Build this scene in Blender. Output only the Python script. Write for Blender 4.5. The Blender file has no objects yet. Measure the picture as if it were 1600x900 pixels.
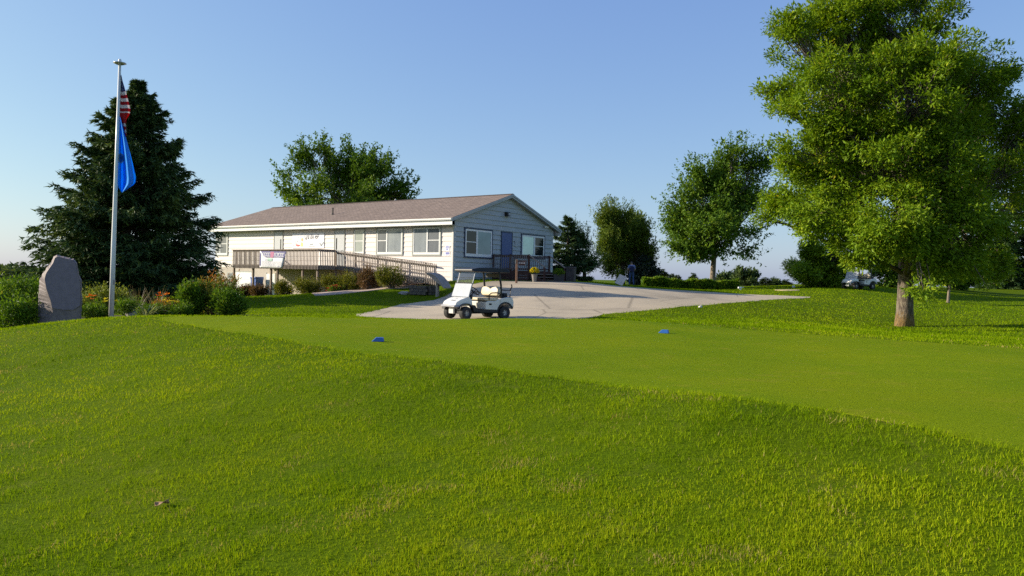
import bpy, bmesh, math, random
import numpy as np
from mathutils import Vector, Matrix
from mathutils.geometry import delaunay_2d_cdt

R = math.radians
PI = math.pi
sc = bpy.context.scene
COL = sc.collection
rng = np.random.default_rng(11)
random.seed(11)

# ------------------------------------------------------------------ camera
F, CAMZ = 1200.0, 1.6                      # focal length in photograph pixels, eye height
CM = (Matrix.Translation((0, 0, CAMZ)) @ Matrix.Rotation(PI / 2 - R(0.79), 4, 'X') @ Matrix.Rotation(R(1.2), 4, 'Z'))
cd = bpy.data.cameras.new('camera')
cam = bpy.data.objects.new('camera', cd)
COL.objects.link(cam)
cam.matrix_world = CM
cd.sensor_width = 36.0
cd.lens = 36.0 * F / 1600.0
cd.clip_start, cd.clip_end = 0.05, 9000.0
sc.camera = cam

# ------------------------------------------------------------------ light
SUN_EL, SUN_AZ = R(22.0), R(174.0)         # towards the sun: azimuth measured from +X
sdir = Vector((math.cos(SUN_EL) * math.cos(SUN_AZ), math.cos(SUN_EL) * math.sin(SUN_AZ), math.sin(SUN_EL)))
w = bpy.data.worlds.new('World')
sc.world = w
w.use_nodes = True
nt = w.node_tree
sky = nt.nodes.new('ShaderNodeTexSky')
sky.sky_type = 'NISHITA'
sky.sun_disc = False
sky.sun_elevation = SUN_EL
sky.sun_rotation = PI / 2 - SUN_AZ
sky.altitude = 0
sky.air_density, sky.dust_density, sky.ozone_density = 1.0, 0.8, 2.5
EXPO, SKYK = 0.75, 0.105
nt.nodes['Background'].inputs['Strength'].default_value = SKYK
# the camera's tone curve for the sky: one power and gain per channel, the same all round the horizon
spc = nt.nodes.new('ShaderNodeSeparateColor')
cmb = nt.nodes.new('ShaderNodeCombineColor')
nt.links.new(sky.outputs[0], spc.inputs[0])
for ch, (pw, gn) in enumerate(((0.74, 1.00), (0.70, 1.10), (0.36, 1.03))):
    a = nt.nodes.new('ShaderNodeMath')
    a.operation = 'MULTIPLY'
    a.inputs[1].default_value = SKYK
    b = nt.nodes.new('ShaderNodeMath')
    b.operation = 'POWER'
    b.inputs[1].default_value = pw
    c = nt.nodes.new('ShaderNodeMath')
    c.operation = 'MULTIPLY'
    c.inputs[1].default_value = gn / SKYK / 2 ** EXPO
    nt.links.new(spc.outputs[ch], a.inputs[0])
    nt.links.new(a.outputs[0], b.inputs[0])
    nt.links.new(b.outputs[0], c.inputs[0])
    nt.links.new(c.outputs[0], cmb.inputs[ch])
nt.links.new(cmb.outputs[0], nt.nodes['Background'].inputs['Color'])
ld = bpy.data.lights.new('sun', 'SUN')
ld.energy = 4.9
ld.angle = R(0.55)
ld.color = (1.0, 0.89, 0.71)
sun = bpy.data.objects.new('sun', ld)
COL.objects.link(sun)
sun.rotation_euler = sdir.to_track_quat('Z', 'Y').to_euler()
sun.location = (-60, -5, 40)
sc.view_settings.view_transform = 'Standard'
sc.view_settings.look = 'None'
sc.view_settings.exposure = EXPO
sc.view_settings.gamma = 1.0
sc.cycles.use_denoising = False
sc.cycles.max_bounces = 7
sc.cycles.diffuse_bounces = 3
sc.cycles.transmission_bounces = 5
sc.cycles.transparent_max_bounces = 8


# ------------------------------------------------------------------ helpers
def W(u, v, d):
    """the point seen at photograph pixel (u, v), d metres in front of the camera"""
    return CM @ Vector(((u - 800) / F * d, (450 - v) / F * d, -d))


def hor(u):
    return 450 - F * math.tan(R(0.79)) + (u - 800) * math.tan(R(1.2))


class MB:
    def __init__(s):
        s.v, s.f = [], []

    def add(s, vs, fs):
        o = len(s.v)
        s.v += [tuple(p) for p in vs]
        s.f += [tuple(i + o for i in f) for f in fs]
        return s

    def hexa(s, c):                        # 8 corners: bottom ring 0-3, top ring 4-7
        return s.add(c, [(3, 2, 1, 0), (4, 5, 6, 7), (0, 1, 5, 4), (1, 2, 6, 5), (2, 3, 7, 6), (3, 0, 4, 7)])

    def box(s, c, d, rot=None):
        hx, hy, hz = d[0] / 2, d[1] / 2, d[2] / 2
        p = [(-hx, -hy, -hz), (hx, -hy, -hz), (hx, hy, -hz), (-hx, hy, -hz), (-hx, -hy, hz), (hx, -hy, hz), (hx, hy, hz), (-hx, hy, hz)]
        if rot is not None:
            p = [rot @ Vector(q) for q in p]
        return s.hexa([(q[0] + c[0], q[1] + c[1], q[2] + c[2]) for q in p])

    def span(s, a, b):
        return s.box([(a[i] + b[i]) / 2 for i in range(3)], [abs(b[i] - a[i]) for i in range(3)])

    def bar(s, a, b, w1, w2, up=(0, 0, 1)):
        a, b = Vector(a), Vector(b)
        d = (b - a).normalized()
        u = Vector(up)
        if abs(d.dot(u)) > 0.98:
            u = Vector((1, 0, 0))
        x = d.cross(u).normalized()
        y = x.cross(d).normalized()
        c = []
        for p in (a, b):
            for i, j in ((-1, -1), (1, -1), (1, 1), (-1, 1)):
                c.append(p + x * i * w1 / 2 + y * j * w2 / 2)
        return s.hexa(c)

    def tube(s, pts, rad, n=8, cap=True):
        pts = [Vector(p) for p in pts]
        if not hasattr(rad, '__len__'):
            rad = [rad] * len(pts)
        o = len(s.v)
        ref = None
        for i, p in enumerate(pts):
            t = (pts[min(i + 1, len(pts) - 1)] - pts[max(i - 1, 0)]).normalized()
            if ref is None:
                ref = Vector((1, 0, 0)) if abs(t.x) < 0.8 else Vector((0, 1, 0))
            x = (ref - t * ref.dot(t)).normalized()
            ref = x
            y = t.cross(x)
            for k in range(n):
                a = 2 * PI * k / n
                s.v.append(tuple(p + (x * math.cos(a) + y * math.sin(a)) * rad[i]))
        for i in range(len(pts) - 1):
            for k in range(n):
                k2 = (k + 1) % n
                s.f.append((o + i * n + k, o + i * n + k2, o + (i + 1) * n + k2, o + (i + 1) * n + k))
        if cap:
            s.f.append(tuple(o + k for k in reversed(range(n))))
            s.f.append(tuple(o + (len(pts) - 1) * n + k for k in range(n)))
        return s

    def lathe(s, prof, c=(0, 0, 0), n=16, axis='z'):
        o = len(s.v)
        for r, h in prof:
            for k in range(n):
                a = 2 * PI * k / n
                p = (r * math.cos(a), r * math.sin(a), h)
                if axis == 'y':
                    p = (p[0], p[2], p[1])
                s.v.append((p[0] + c[0], p[1] + c[1], p[2] + c[2]))
        m = len(prof)
        for i in range(m - 1):
            for k in range(n):
                k2 = (k + 1) % n
                q = (o + i * n + k, o + i * n + k2, o + (i + 1) * n + k2, o + (i + 1) * n + k)
                s.f.append(q if axis == 'z' else q[::-1])
        return s

    def prism(s, poly, a0, a1, axis='y', taper=None):
        """extrude a 2-D polygon along an axis; taper(i) scales the axis value at polygon point i"""
        n = len(poly)
        c = []
        for a in (a0, a1):
            for i, (p, q) in enumerate(poly):
                k = taper(i) if taper else 1.0
                c.append({'y': (p, a * k, q), 'x': (a * k, p, q), 'z': (p, q, a * k)}[axis])
        fs = [tuple(range(n)), tuple(range(2 * n - 1, n - 1, -1))]
        fs += [((i + 1) % n, i, i + n, (i + 1) % n + n) for i in range(n)]
        return s.add(c, fs)

    def build(s, name, mat, parent=None, bevel=0.0, smooth=False, seg=2, loc=None):
        me = bpy.data.meshes.new(name)
        me.from_pydata(s.v, [], s.f)
        bm = bmesh.new()
        bm.from_mesh(me)
        bmesh.ops.recalc_face_normals(bm, faces=bm.faces)
        if bevel:
            es = [e for e in bm.edges if len(e.link_faces) == 2 and e.calc_face_angle(0) > 0.35]
            bmesh.ops.bevel(bm, geom=es, offset=bevel, segments=seg, profile=0.5, affect='EDGES', clamp_overlap=True)
        bm.to_mesh(me)
        bm.free()
        if smooth:
            me.polygons.foreach_set('use_smooth', [True] * len(me.polygons))
        me.materials.append(mat)
        return link(name, me, parent, loc)


def link(name, me, parent=None, loc=None):
    o = bpy.data.objects.new(name, me)
    COL.objects.link(o)
    if parent is not None:
        o.parent = parent
    if loc is not None:
        o.location = loc
    return o


def nmesh(name, V, Fc, mat, parent=None, rnd=None, smooth=False, kind=None, uv=None):
    """mesh straight from numpy arrays; rnd = one float per vertex"""
    me = bpy.data.meshes.new(name)
    V = np.ascontiguousarray(V, dtype=np.float32)
    groups = Fc if isinstance(Fc, list) else [Fc]
    groups = [np.ascontiguousarray(g, dtype=np.int32) for g in groups if len(g)]
    me.vertices.add(len(V))
    me.vertices.foreach_set('co', V.ravel())
    idx = np.concatenate([g.ravel() for g in groups])
    tot = np.concatenate([np.full(len(g), g.shape[1], dtype=np.int32) for g in groups])
    start = np.concatenate([[0], np.cumsum(tot)[:-1]]).astype(np.int32)
    me.loops.add(len(idx))
    me.loops.foreach_set('vertex_index', idx)
    me.polygons.add(len(tot))
    me.polygons.foreach_set('loop_start', start)
    me.polygons.foreach_set('loop_total', tot)
    me.polygons.foreach_set('use_smooth', np.full(len(tot), bool(smooth)))
    if rnd is not None:
        a = me.attributes.new('rnd', 'FLOAT', 'POINT')
        a.data.foreach_set('value', np.ascontiguousarray(rnd, dtype=np.float32))
    if uv is not None:
        l = me.uv_layers.new(name='UVMap')
        l.data.foreach_set('uv', np.ascontiguousarray(uv[idx], dtype=np.float32).ravel())
    me.update(calc_edges=True)
    me.materials.append(mat)
    o = link(name, me, parent)
    if kind:
        o['kind'] = kind
    return o


def tag(o, label, cat, group=None):
    o['label'] = label
    o['category'] = cat
    if group:
        o['group'] = group
    return o


def thing(name, label, cat, loc=(0, 0, 0), rz=0.0, group=None):
    o = bpy.data.objects.new(name, None)
    COL.objects.link(o)
    o.empty_display_size = 0.2
    o.location = loc
    o.rotation_euler = (0, 0, rz)
    return tag(o, label, cat, group)


def kids(o):
    return [c for c in bpy.data.objects if c.parent == o]


def dup(root, loc, rz, label, scale=None):
    r = root.copy()
    COL.objects.link(r)
    r.location = loc
    r.rotation_euler = (0, 0, rz)
    if scale:
        r.scale = scale if hasattr(scale, '__len__') else (scale,) * 3
    r['label'] = label
    for ch in kids(root):
        c = ch.copy()
        COL.objects.link(c)
        c.parent = r
        for g in kids(ch):
            d = g.copy()
            COL.objects.link(d)
            d.parent = c
    return r


# ------------------------------------------------------------------ materials
def newmat(name):
    m = bpy.data.materials.new(name)
    m.use_nodes = True
    t = m.node_tree
    b = t.nodes['Principled BSDF']
    return m, t, b


def nd(t, typ, ins=None, **kw):
    n = t.nodes.new(typ)
    for k, v in kw.items():
        setattr(n, k, v)
    for k, v in (ins or {}).items():
        if isinstance(v, bpy.types.NodeSocket):
            t.links.new(v, n.inputs[k])
        else:
            n.inputs[k].default_value = v
    return n


def ramp(t, fac, stops, interp='LINEAR'):
    n = t.nodes.new('ShaderNodeValToRGB')
    n.color_ramp.interpolation = interp
    e = n.color_ramp.elements
    while len(e) > 1:
        e.remove(e[0])
    e[0].position, e[0].color = stops[0][0], (*stops[0][1], 1)
    for p, c in stops[1:]:
        x = e.new(p)
        x.color = (*c, 1)
    t.links.new(fac, n.inputs['Fac'])
    return n.outputs['Color']


def sc3(c, k):
    return tuple(min(1.0, x * k) for x in c)


def paint(name, col, rough=0.6, var=0.12, scale=6.0, bump=0.0, bscale=60.0, metal=0.0, spec=0.4, stretch=(1, 1, 1), coat=0.0):
    m, t, b = newmat(name)
    tc = nd(t, 'ShaderNodeTexCoord')
    mp = nd(t, 'ShaderNodeMapping', {'Vector': tc.outputs['Object'], 'Scale': stretch})
    nz = nd(t, 'ShaderNodeTexNoise', {'Vector': mp.outputs[0], 'Scale': scale, 'Detail': 6.0, 'Roughness': 0.6})
    c = ramp(t, nz.outputs['Fac'], [(0.3, sc3(col, 1 - var)), (0.7, sc3(col, 1 + var))])
    t.links.new(c, b.inputs['Base Color'])
    b.inputs['Roughness'].default_value = rough
    b.inputs['Metallic'].default_value = metal
    b.inputs['Specular IOR Level'].default_value = spec
    b.inputs['Coat Weight'].default_value = coat
    if bump:
        n2 = nd(t, 'ShaderNodeTexNoise', {'Vector': mp.outputs[0], 'Scale': bscale, 'Detail': 5.0})
        bp = nd(t, 'ShaderNodeBump', {'Height': n2.outputs['Fac'], 'Strength': bump, 'Distance': 0.01})
        t.links.new(bp.outputs[0], b.inputs['Normal'])
    return m


def leafmat(name, stops, trans=0.35, rough=0.5, spec=0.12, patch=None):
    """leaves: colour by the leaf's own random number, plus light coming through the blade"""
    m, t, b = newmat(name)
    at = nd(t, 'ShaderNodeAttribute', attribute_name='rnd')
    c = ramp(t, at.outputs['Fac'], stops)
    if patch:
        sc_, col2, lo, hi = patch
        tc = nd(t, 'ShaderNodeTexCoord')
        nz = nd(t, 'ShaderNodeTexNoise', {'Vector': tc.outputs['Object'], 'Scale': sc_, 'Detail': 3.0})
        mr = nd(t, 'ShaderNodeMapRange', {'Value': nz.outputs['Fac'], 'From Min': lo, 'From Max': hi})
        mx = nd(t, 'ShaderNodeMix', {'Factor': mr.outputs[0]}, data_type='RGBA', blend_type='MULTIPLY')
        t.links.new(c, mx.inputs['A'])
        mx.inputs['B'].default_value = (*col2, 1)
        c = mx.outputs['Result']
    t.links.new(c, b.inputs['Base Color'])
    b.inputs['Roughness'].default_value = rough
    b.inputs['Specular IOR Level'].default_value = spec
    tr = nd(t, 'ShaderNodeBsdfTranslucent')
    br = nd(t, 'ShaderNodeMix', {'Factor': 1.0}, data_type='RGBA', blend_type='MULTIPLY')
    t.links.new(c, br.inputs['A'])
    br.inputs['B'].default_value = (1.25, 1.2, 0.6, 1)
    t.links.new(br.outputs['Result'], tr.inputs['Color'])
    ms = nd(t, 'ShaderNodeMixShader', {'Fac': trans})
    t.links.new(b.outputs[0], ms.inputs[1])
    t.links.new(tr.outputs[0], ms.inputs[2])
    t.links.new(ms.outputs[0], t.nodes['Material Output'].inputs['Surface'])
    return m


def plain(name, col, rough=0.5, metal=0.0, spec=0.5):
    m, t, b = newmat(name)
    b.inputs['Base Color'].default_value = (*col, 1)
    b.inputs['Roughness'].default_value = rough
    b.inputs['Metallic'].default_value = metal
    b.inputs['Specular IOR Level'].default_value = spec
    return m


# ------------------------------------------------------------------ ground shape
CP = [(800, 900, 3.47), (0, 900, 3.85), (1600, 900, 3.2), (400, 900, 3.66), (1200, 900, 3.3),
      (0, 700, 6.5), (0, 600, 9.9), (0, 540, 13.5), (0, 516, 16.0), (60, 508, 16.6), (100, 503, 16.8), (200, 497, 16.3),
      (200, 700, 6.1), (200, 580, 9.7), (300, 530, 12.0), (500, 700, 5.75), (800, 700, 5.4), (1100, 750, 4.47), (1400, 800, 3.86),
      (500, 800, 4.4), (800, 800, 4.2),
      (400, 530, 11.5), (650, 580, 8.0), (950, 610, 6.9), (1100, 655, 5.5), (1400, 690, 4.9), (1600, 715, 4.5),
      (350, 497, 16.4), (500, 497, 17.1), (800, 497, 18.9), (980, 500, 19.0), (1200, 517, 16.0), (1400, 531, 14.2), (1600, 545, 12.6),
      (700, 540, 11.4), (1000, 540, 11.7), (1300, 570, 9.8), (1000, 580, 8.4), (1500, 620, 6.6),
      (745, 498, 27.3), (700, 498, 27.0), (795, 498, 27.6), (400, 488, 30), (400, 480, 34), (400, 465, 42), (560, 455, 42), (640, 455, 41), (690, 462, 38),
      (707, 440, 41), (440, 460, 47.5), (500, 457, 46), (545, 452, 44), (610, 445, 42.5), (420, 462, 51), (370, 461, 54), (300, 466, 44),
      (150, 466, 45), (195, 470, 38), (560, 490, 29), (800, 480, 31), (800, 460, 35.5), (995, 461, 36.3), (900, 460, 36), (800, 445, 39.0), (800, 440.6, 40.6), (850, 441, 40.8), (900, 442.3, 41.0), (960, 446, 42),
      (1000, 449.3, 43), (1100, 455.3, 46), (1160, 459, 46), (1275, 464, 46), (1100, 476, 35.0), (1000, 486, 30.6), (880, 497, 27.6),
      (1413, 510, 30), (1300, 500, 32), (1500, 470, 55), (1340, 452, 55), (1300, 446.5, 62), (1600, 460, 75), (1600, 500, 33), (1200, 446.5, 80),
      (1200, 505, 24), (1500, 530, 18.5), (986, 446.3, 55), (1100, 452.5, 57), (900, 438.2, 55), (1450, 448.5, 70), (1600, 451, 100),
      (90, 512, 21), (175, 500, 23.5), (300, 498, 24), (30, 520, 22), (380, 494, 25)]
cps = [tuple(W(*c)) for c in CP]
cps += [(0, 0, -0.05), (-3, -2, -0.35), (2, 0.5, 0.15), (4, -3, 0.15), (0, -12, -0.2), (14, 4, 0.55), (12, 14, 0.4), (-14, 6, -0.3), (16, 24, 0.2), (-25, 14, -0.6), (-30, 30, -0.3),
        (30, 20, 0.3), (-40, 60, -0.3), (-10, 62, 0.3), (-60, 100, -2.0), (0, 110, 0.2), (70, 110, 1.3), (45, 60, 0.9), (-80, 0, -2), (80, 0, 0), (0, -80, -1)]
for lx, ly, z in ((-15, -1, 0.0), (-11, -1, 0.1), (-8.5, -1, 0.3), (-5, -0.8, 0.72), (-2, -0.8, 1.12), (0, -0.8, 1.28), (-20, 0, -0.1), (-15, 4, 0.1), (-6, 4, 0.8), (2, 5, 1.36), (4, 9, 1.38), (1.5, 12, 1.38)):
    cps += [(-3.26 + 0.813 * lx + 0.583 * ly, 42 - 0.583 * lx + 0.813 * ly, z)]
for a in range(0, 360, 30):
    left = max(0.0, -math.cos(R(a)))
    cps += [(240 * math.cos(R(a)), 240 * math.sin(R(a)), -1.0 - 2.2 * left), (1500 * math.cos(R(a)), 1500 * math.sin(R(a)), -3.0 - 3 * left), (5000 * math.cos(R(a)), 5000 * math.sin(R(a)), -3.0)]
cps = np.array(cps)


def warp(P):
    r = np.hypot(P[:, 0], P[:, 1]) + 1e-9
    return P[:, :2] * (np.log1p(r / 6.0) / r)[:, None]


_c = warp(cps)


def _k(A, B):
    d2 = ((A[:, None, :] - B[None, :, :]) ** 2).sum(2) + 1e-12
    return 0.5 * d2 * np.log(d2)


_n = len(_c)
_A = np.zeros((_n + 3, _n + 3))
_A[:_n, :_n] = _k(_c, _c) + np.eye(_n) * 2e-3
_A[:_n, _n] = 1
_A[:_n, _n + 1:] = _c
_A[_n:, :_n] = _A[:_n, _n:].T
_w = np.linalg.solve(_A, np.concatenate([cps[:, 2], np.zeros(3)]))


def HA(P):
    P = np.atleast_2d(np.asarray(P, float))
    out = np.empty(len(P))
    for i in range(0, len(P), 20000):
        q = warp(P[i:i + 20000])
        out[i:i + 20000] = _k(q, _c) @ _w[:_n] + _w[_n] + q @ _w[_n + 1:]
    return out


def H(x, y):
    return float(HA([[x, y]])[0])


def G(u, v, dmax=130.0, dmin=2.0):
    """the point of the ground seen at photograph pixel (u, v)"""
    ds = np.geomspace(dmin, dmax, 500)
    o = np.array(CM.translation)
    r = np.array(W(u, v, 1.0)) - o
    P = o + ds[:, None] * r
    g = P[:, 2] - HA(P)
    i = np.argmax(g < 0)
    if g[i] >= 0:
        i = len(ds) - 1
    a = g[i - 1] / (g[i - 1] - g[i] + 1e-12) if g[i] < 0 else 1.0
    p = P[i - 1] + (P[i] - P[i - 1]) * a
    return Vector((p[0], p[1], H(p[0], p[1])))


def ground_at(u, d):
    """ground under the direction of column u at distance d"""
    p = W(u, hor(u), d)
    return Vector((p.x, p.y, H(p.x, p.y)))


def sdist(P, poly):
    """distance to a polygon's edge, positive inside"""
    P = np.asarray(P, float)[:, :2]
    poly = np.asarray(poly, float)[:, :2]
    best = np.full(len(P), 1e9)
    ins = np.zeros(len(P), bool)
    for i in range(len(poly)):
        a, b = poly[i], poly[(i + 1) % len(poly)]
        ab = b - a
        t = np.clip(((P - a) @ ab) / (ab @ ab + 1e-12), 0, 1)
        best = np.minimum(best, np.hypot(*(P - (a + t[:, None] * ab)).T))
        c = ((a[1] > P[:, 1]) != (b[1] > P[:, 1])) & (P[:, 0] < (b[0] - a[0]) * (P[:, 1] - a[1]) / (b[1] - a[1] + 1e-12) + a[0])
        ins ^= c
    return np.where(ins, best, -best)


def smooth_poly(pts, step=0.4, it=3, closed=True):
    P = [np.array(p[:2], float) for p in pts]
    for _ in range(it):
        Q = []
        for i in range(len(P)):
            a, b = P[i], P[(i + 1) % len(P)]
            Q += [a * 0.75 + b * 0.25, a * 0.25 + b * 0.75]
        P = Q
    out = []
    for i in range(len(P)):
        a, b = P[i], P[(i + 1) % len(P)]
        n = max(1, int(np.hypot(*(b - a)) / step))
        out += [a + (b - a) * k / n for k in range(n)]
    return np.array(out)


def sheet(name, poly, mat, lift, grid, parent=None, skirt=0.15, wob=0.0):
    """a sheet laid over the ground inside a polygon, with a turned-down edge"""
    poly = np.array(poly)
    if wob:
        poly = poly + rng.normal(0, wob, poly.shape)
    lo, hi = poly.min(0), poly.max(0)
    gx, gy = np.meshgrid(np.arange(lo[0], hi[0], grid), np.arange(lo[1], hi[1], grid))
    g = np.stack([gx.ravel(), gy.ravel()], 1)
    g = g[sdist(g, poly) > grid * 0.4]
    pts = np.concatenate([poly, g])
    n = len(poly)
    res = delaunay_2d_cdt([Vector(p) for p in pts], [(i, (i + 1) % n) for i in range(n)], [], 1, 1e-5)
    vo = np.array([tuple(p) for p in res[0]])
    z = HA(vo) + lift
    V = [(a[0], a[1], h) for a, h in zip(vo, z)]
    Fc = [tuple(f) for f in res[2]]
    ob = {}
    for e in res[1]:
        ob[tuple(sorted(e))] = 0
    cnt = {}
    for f in Fc:
        for i in range(len(f)):
            k = (f[i], f[(i + 1) % len(f)])
            cnt[tuple(sorted(k))] = cnt.get(tuple(sorted(k)), []) + [k]
    bd = [k[0] for k in cnt.values() if len(k) == 1]
    low, top = {}, {}
    for a, b in bd:
        for i in (a, b):
            if i not in low:                      # the turned-down edge has its own vertices, so the sheet's shading stays flat
                top[i] = len(V)
                V.append(V[i])
                low[i] = len(V)
                V.append((V[i][0], V[i][1], V[i][2] - skirt))
    Fc += [(top[b], top[a], low[a], low[b]) for a, b in bd]
    me = bpy.data.meshes.new(name)
    me.from_pydata(V, [], Fc)
    me.polygons.foreach_set('use_smooth', [True] * len(me.polygons))
    me.materials.append(mat)
    return link(name, me, parent)


EN, EE = np.array((0.729, 0.684)), np.array((0.684, -0.729))      # across and along the tee


def te(e, n):
    return EE * e + EN * n


TEE = smooth_poly([te(-16.6, 5.3), te(-10, 5.3), te(-2.5, 5.75), te(-1.0, 5.3), te(4, 5.2), te(13, 5.3), te(13, 14.8), te(-12, 14.9), te(-16.6, 13.4), te(-19.0, 9.0), te(-18.0, 6.2)], 0.4, 2)
PAVE = smooth_poly([G(548, 492), G(600, 481), G(640, 473), G(690, 466), G(712, 452), G(735, 444.5), (-0.6, 42.0), (1.5, 43.0), (4.2, 43.8), G(960, 446.5), G(1000, 449.5), G(1050, 452.5), G(1100, 455.5),
                    G(1160, 459.5), G(1220, 461.5), G(1280, 464.2), G(1220, 467), G(1180, 470), G(1100, 476.5), G(1040, 482), G(1000, 486), G(940, 491), (3.3, 28.2), (1.5, 25.2), (-2.5, 24.0), (-5.0, 26)], 0.5, 1)
# ------------------------------------------------------------------ ground sheets
def grassmat(name, lo, mid, hi, dry, fine=55.0, bump=0.5, stripe=None):
    m, t, b = newmat(name)
    tc = nd(t, 'ShaderNodeTexCoord')
    n1 = nd(t, 'ShaderNodeTexNoise', {'Vector': tc.outputs['Object'], 'Scale': fine, 'Detail': 8.0, 'Roughness': 0.75})
    n2 = nd(t, 'ShaderNodeTexNoise', {'Vector': tc.outputs['Object'], 'Scale': 0.45, 'Detail': 5.0, 'Roughness': 0.6})
    n3 = nd(t, 'ShaderNodeTexNoise', {'Vector': tc.outputs['Object'], 'Scale': 2.7, 'Detail': 5.0, 'Roughness': 0.65})
    c1 = ramp(t, n1.outputs['Fac'], [(0.28, lo), (0.5, mid), (0.72, hi)])
    c2 = ramp(t, n2.outputs['Fac'], [(0.3, (0.72, 0.86, 0.7)), (0.5, (1, 1, 1)), (0.72, (1.22, 1.08, 0.9))])
    mx = nd(t, 'ShaderNodeMix', {'Factor': 0.8}, data_type='RGBA', blend_type='MULTIPLY')
    t.links.new(c1, mx.inputs['A'])
    t.links.new(c2, mx.inputs['B'])
    f3 = nd(t, 'ShaderNodeMapRange', {'Value': n3.outputs['Fac'], 'From Min': 0.56, 'From Max': 0.8, 'To Max': 0.55})
    m2 = nd(t, 'ShaderNodeMix', {'Factor': f3.outputs[0]}, data_type='RGBA')
    t.links.new(mx.outputs['Result'], m2.inputs['A'])
    m2.inputs['B'].default_value = (*dry, 1)
    t.links.new(m2.outputs['Result'], b.inputs['Base Color'])
    b.inputs['Roughness'].default_value = 0.9
    b.inputs['Specular IOR Level'].default_value = 0.02
    bp = nd(t, 'ShaderNodeBump', {'Height': n1.outputs['Fac'], 'Strength': bump, 'Distance': 0.04})
    t.links.new(bp.outputs[0], b.inputs['Normal'])
    return m


M_LAWN = grassmat('lawn_turf', (0.034, 0.060, 0.002), (0.078, 0.122, 0.003), (0.130, 0.178, 0.005), (0.16, 0.16, 0.03))
M_TEE = grassmat('mown_turf', (0.082, 0.130, 0.002), (0.140, 0.197, 0.004), (0.205, 0.255, 0.008), (0.25, 0.215, 0.025), fine=70.0, bump=0.35)

# the ground: one polar sheet, fine close by, out to the horizon
ang = np.concatenate([np.linspace(-PI, -0.95, 40, endpoint=False), np.linspace(-0.95, 0.95, 190, endpoint=False), np.linspace(0.95, PI, 40, endpoint=False)])
rad = np.geomspace(0.35, 6000, 260)
aa, rr = np.meshgrid(ang, rad)
P = np.stack([rr.ravel() * np.sin(aa.ravel()), rr.ravel() * np.cos(aa.ravel())], 1)
Z = HA(P)
near = (P[:, 0] > -20) & (P[:, 0] < 40) & (P[:, 1] > -12) & (P[:, 1] < 65)
q = P[near]
Z[near] -= 0.035 * np.clip(sdist(q, TEE) / 0.5, 0, 1) + 0.09 * np.clip((sdist(q, PAVE) - 0.15) / 0.6, 0, 1)
V = np.concatenate([[[0, 0, H(0, 0.01)]], np.column_stack([P, Z])])
na, nr = len(ang), len(rad)
i, j = np.meshgrid(np.arange(nr - 1), np.arange(na), indexing='ij')
j2 = (j + 1) % na
Q = np.stack([1 + i * na + j, 1 + i * na + j2, 1 + (i + 1) * na + j2, 1 + (i + 1) * na + j], -1).reshape(-1, 4)[:, ::-1]
T = np.stack([np.zeros(na, int), 1 + np.arange(na), 1 + (np.arange(na) + 1) % na], 1)[:, ::-1]
go = nmesh('ground', V, [T, Q], M_LAWN, smooth=True, kind='structure')
to = sheet('tee_box', TEE, M_TEE, 0.0, 0.3, skirt=0.05, wob=0.06)
to['kind'] = 'structure'

m, t, b = newmat('pavement_surface')
tc = nd(t, 'ShaderNodeTexCoord')
n1 = nd(t, 'ShaderNodeTexNoise', {'Vector': tc.outputs['Object'], 'Scale': 30.0, 'Detail': 8.0, 'Roughness': 0.8})
n2 = nd(t, 'ShaderNodeTexNoise', {'Vector': tc.outputs['Object'], 'Scale': 0.35, 'Detail': 5.0})
vr = nd(t, 'ShaderNodeTexVoronoi', {'Vector': tc.outputs['Object'], 'Scale': 0.22}, feature='DISTANCE_TO_EDGE')
c1 = ramp(t, n1.outputs['Fac'], [(0.25, (0.32, 0.265, 0.185)), (0.5, (0.46, 0.385, 0.28)), (0.75, (0.57, 0.485, 0.355))])
c2 = ramp(t, n2.outputs['Fac'], [(0.32, (0.70, 0.70, 0.71)), (0.5, (0.95, 0.95, 0.95)), (0.75, (1.1, 1.08, 1.04))])
c3 = ramp(t, vr.outputs['Distance'], [(0.0, (0.45, 0.45, 0.45)), (0.014, (1, 1, 1))])
mx = nd(t, 'ShaderNodeMix', {'Factor': 1.0}, data_type='RGBA', blend_type='MULTIPLY')
t.links.new(c1, mx.inputs['A'])
t.links.new(c2, mx.inputs['B'])
m2 = nd(t, 'ShaderNodeMix', {'Factor': 0.7}, data_type='RGBA', blend_type='MULTIPLY')
t.links.new(mx.outputs['Result'], m2.inputs['A'])
t.links.new(c3, m2.inputs['B'])
t.links.new(m2.outputs['Result'], b.inputs['Base Color'])
b.inputs['Roughness'].default_value = 0.95
b.inputs['Specular IOR Level'].default_value = 0.15
bp = nd(t, 'ShaderNodeBump', {'Height': n1.outputs['Fac'], 'Strength': 0.5, 'Distance': 0.01})
t.links.new(bp.outputs[0], b.inputs['Normal'])
M_PAVE = m
sheet('pavement', PAVE, M_PAVE, 0.0, 0.7, wob=0.05)['kind'] = 'structure'

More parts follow.
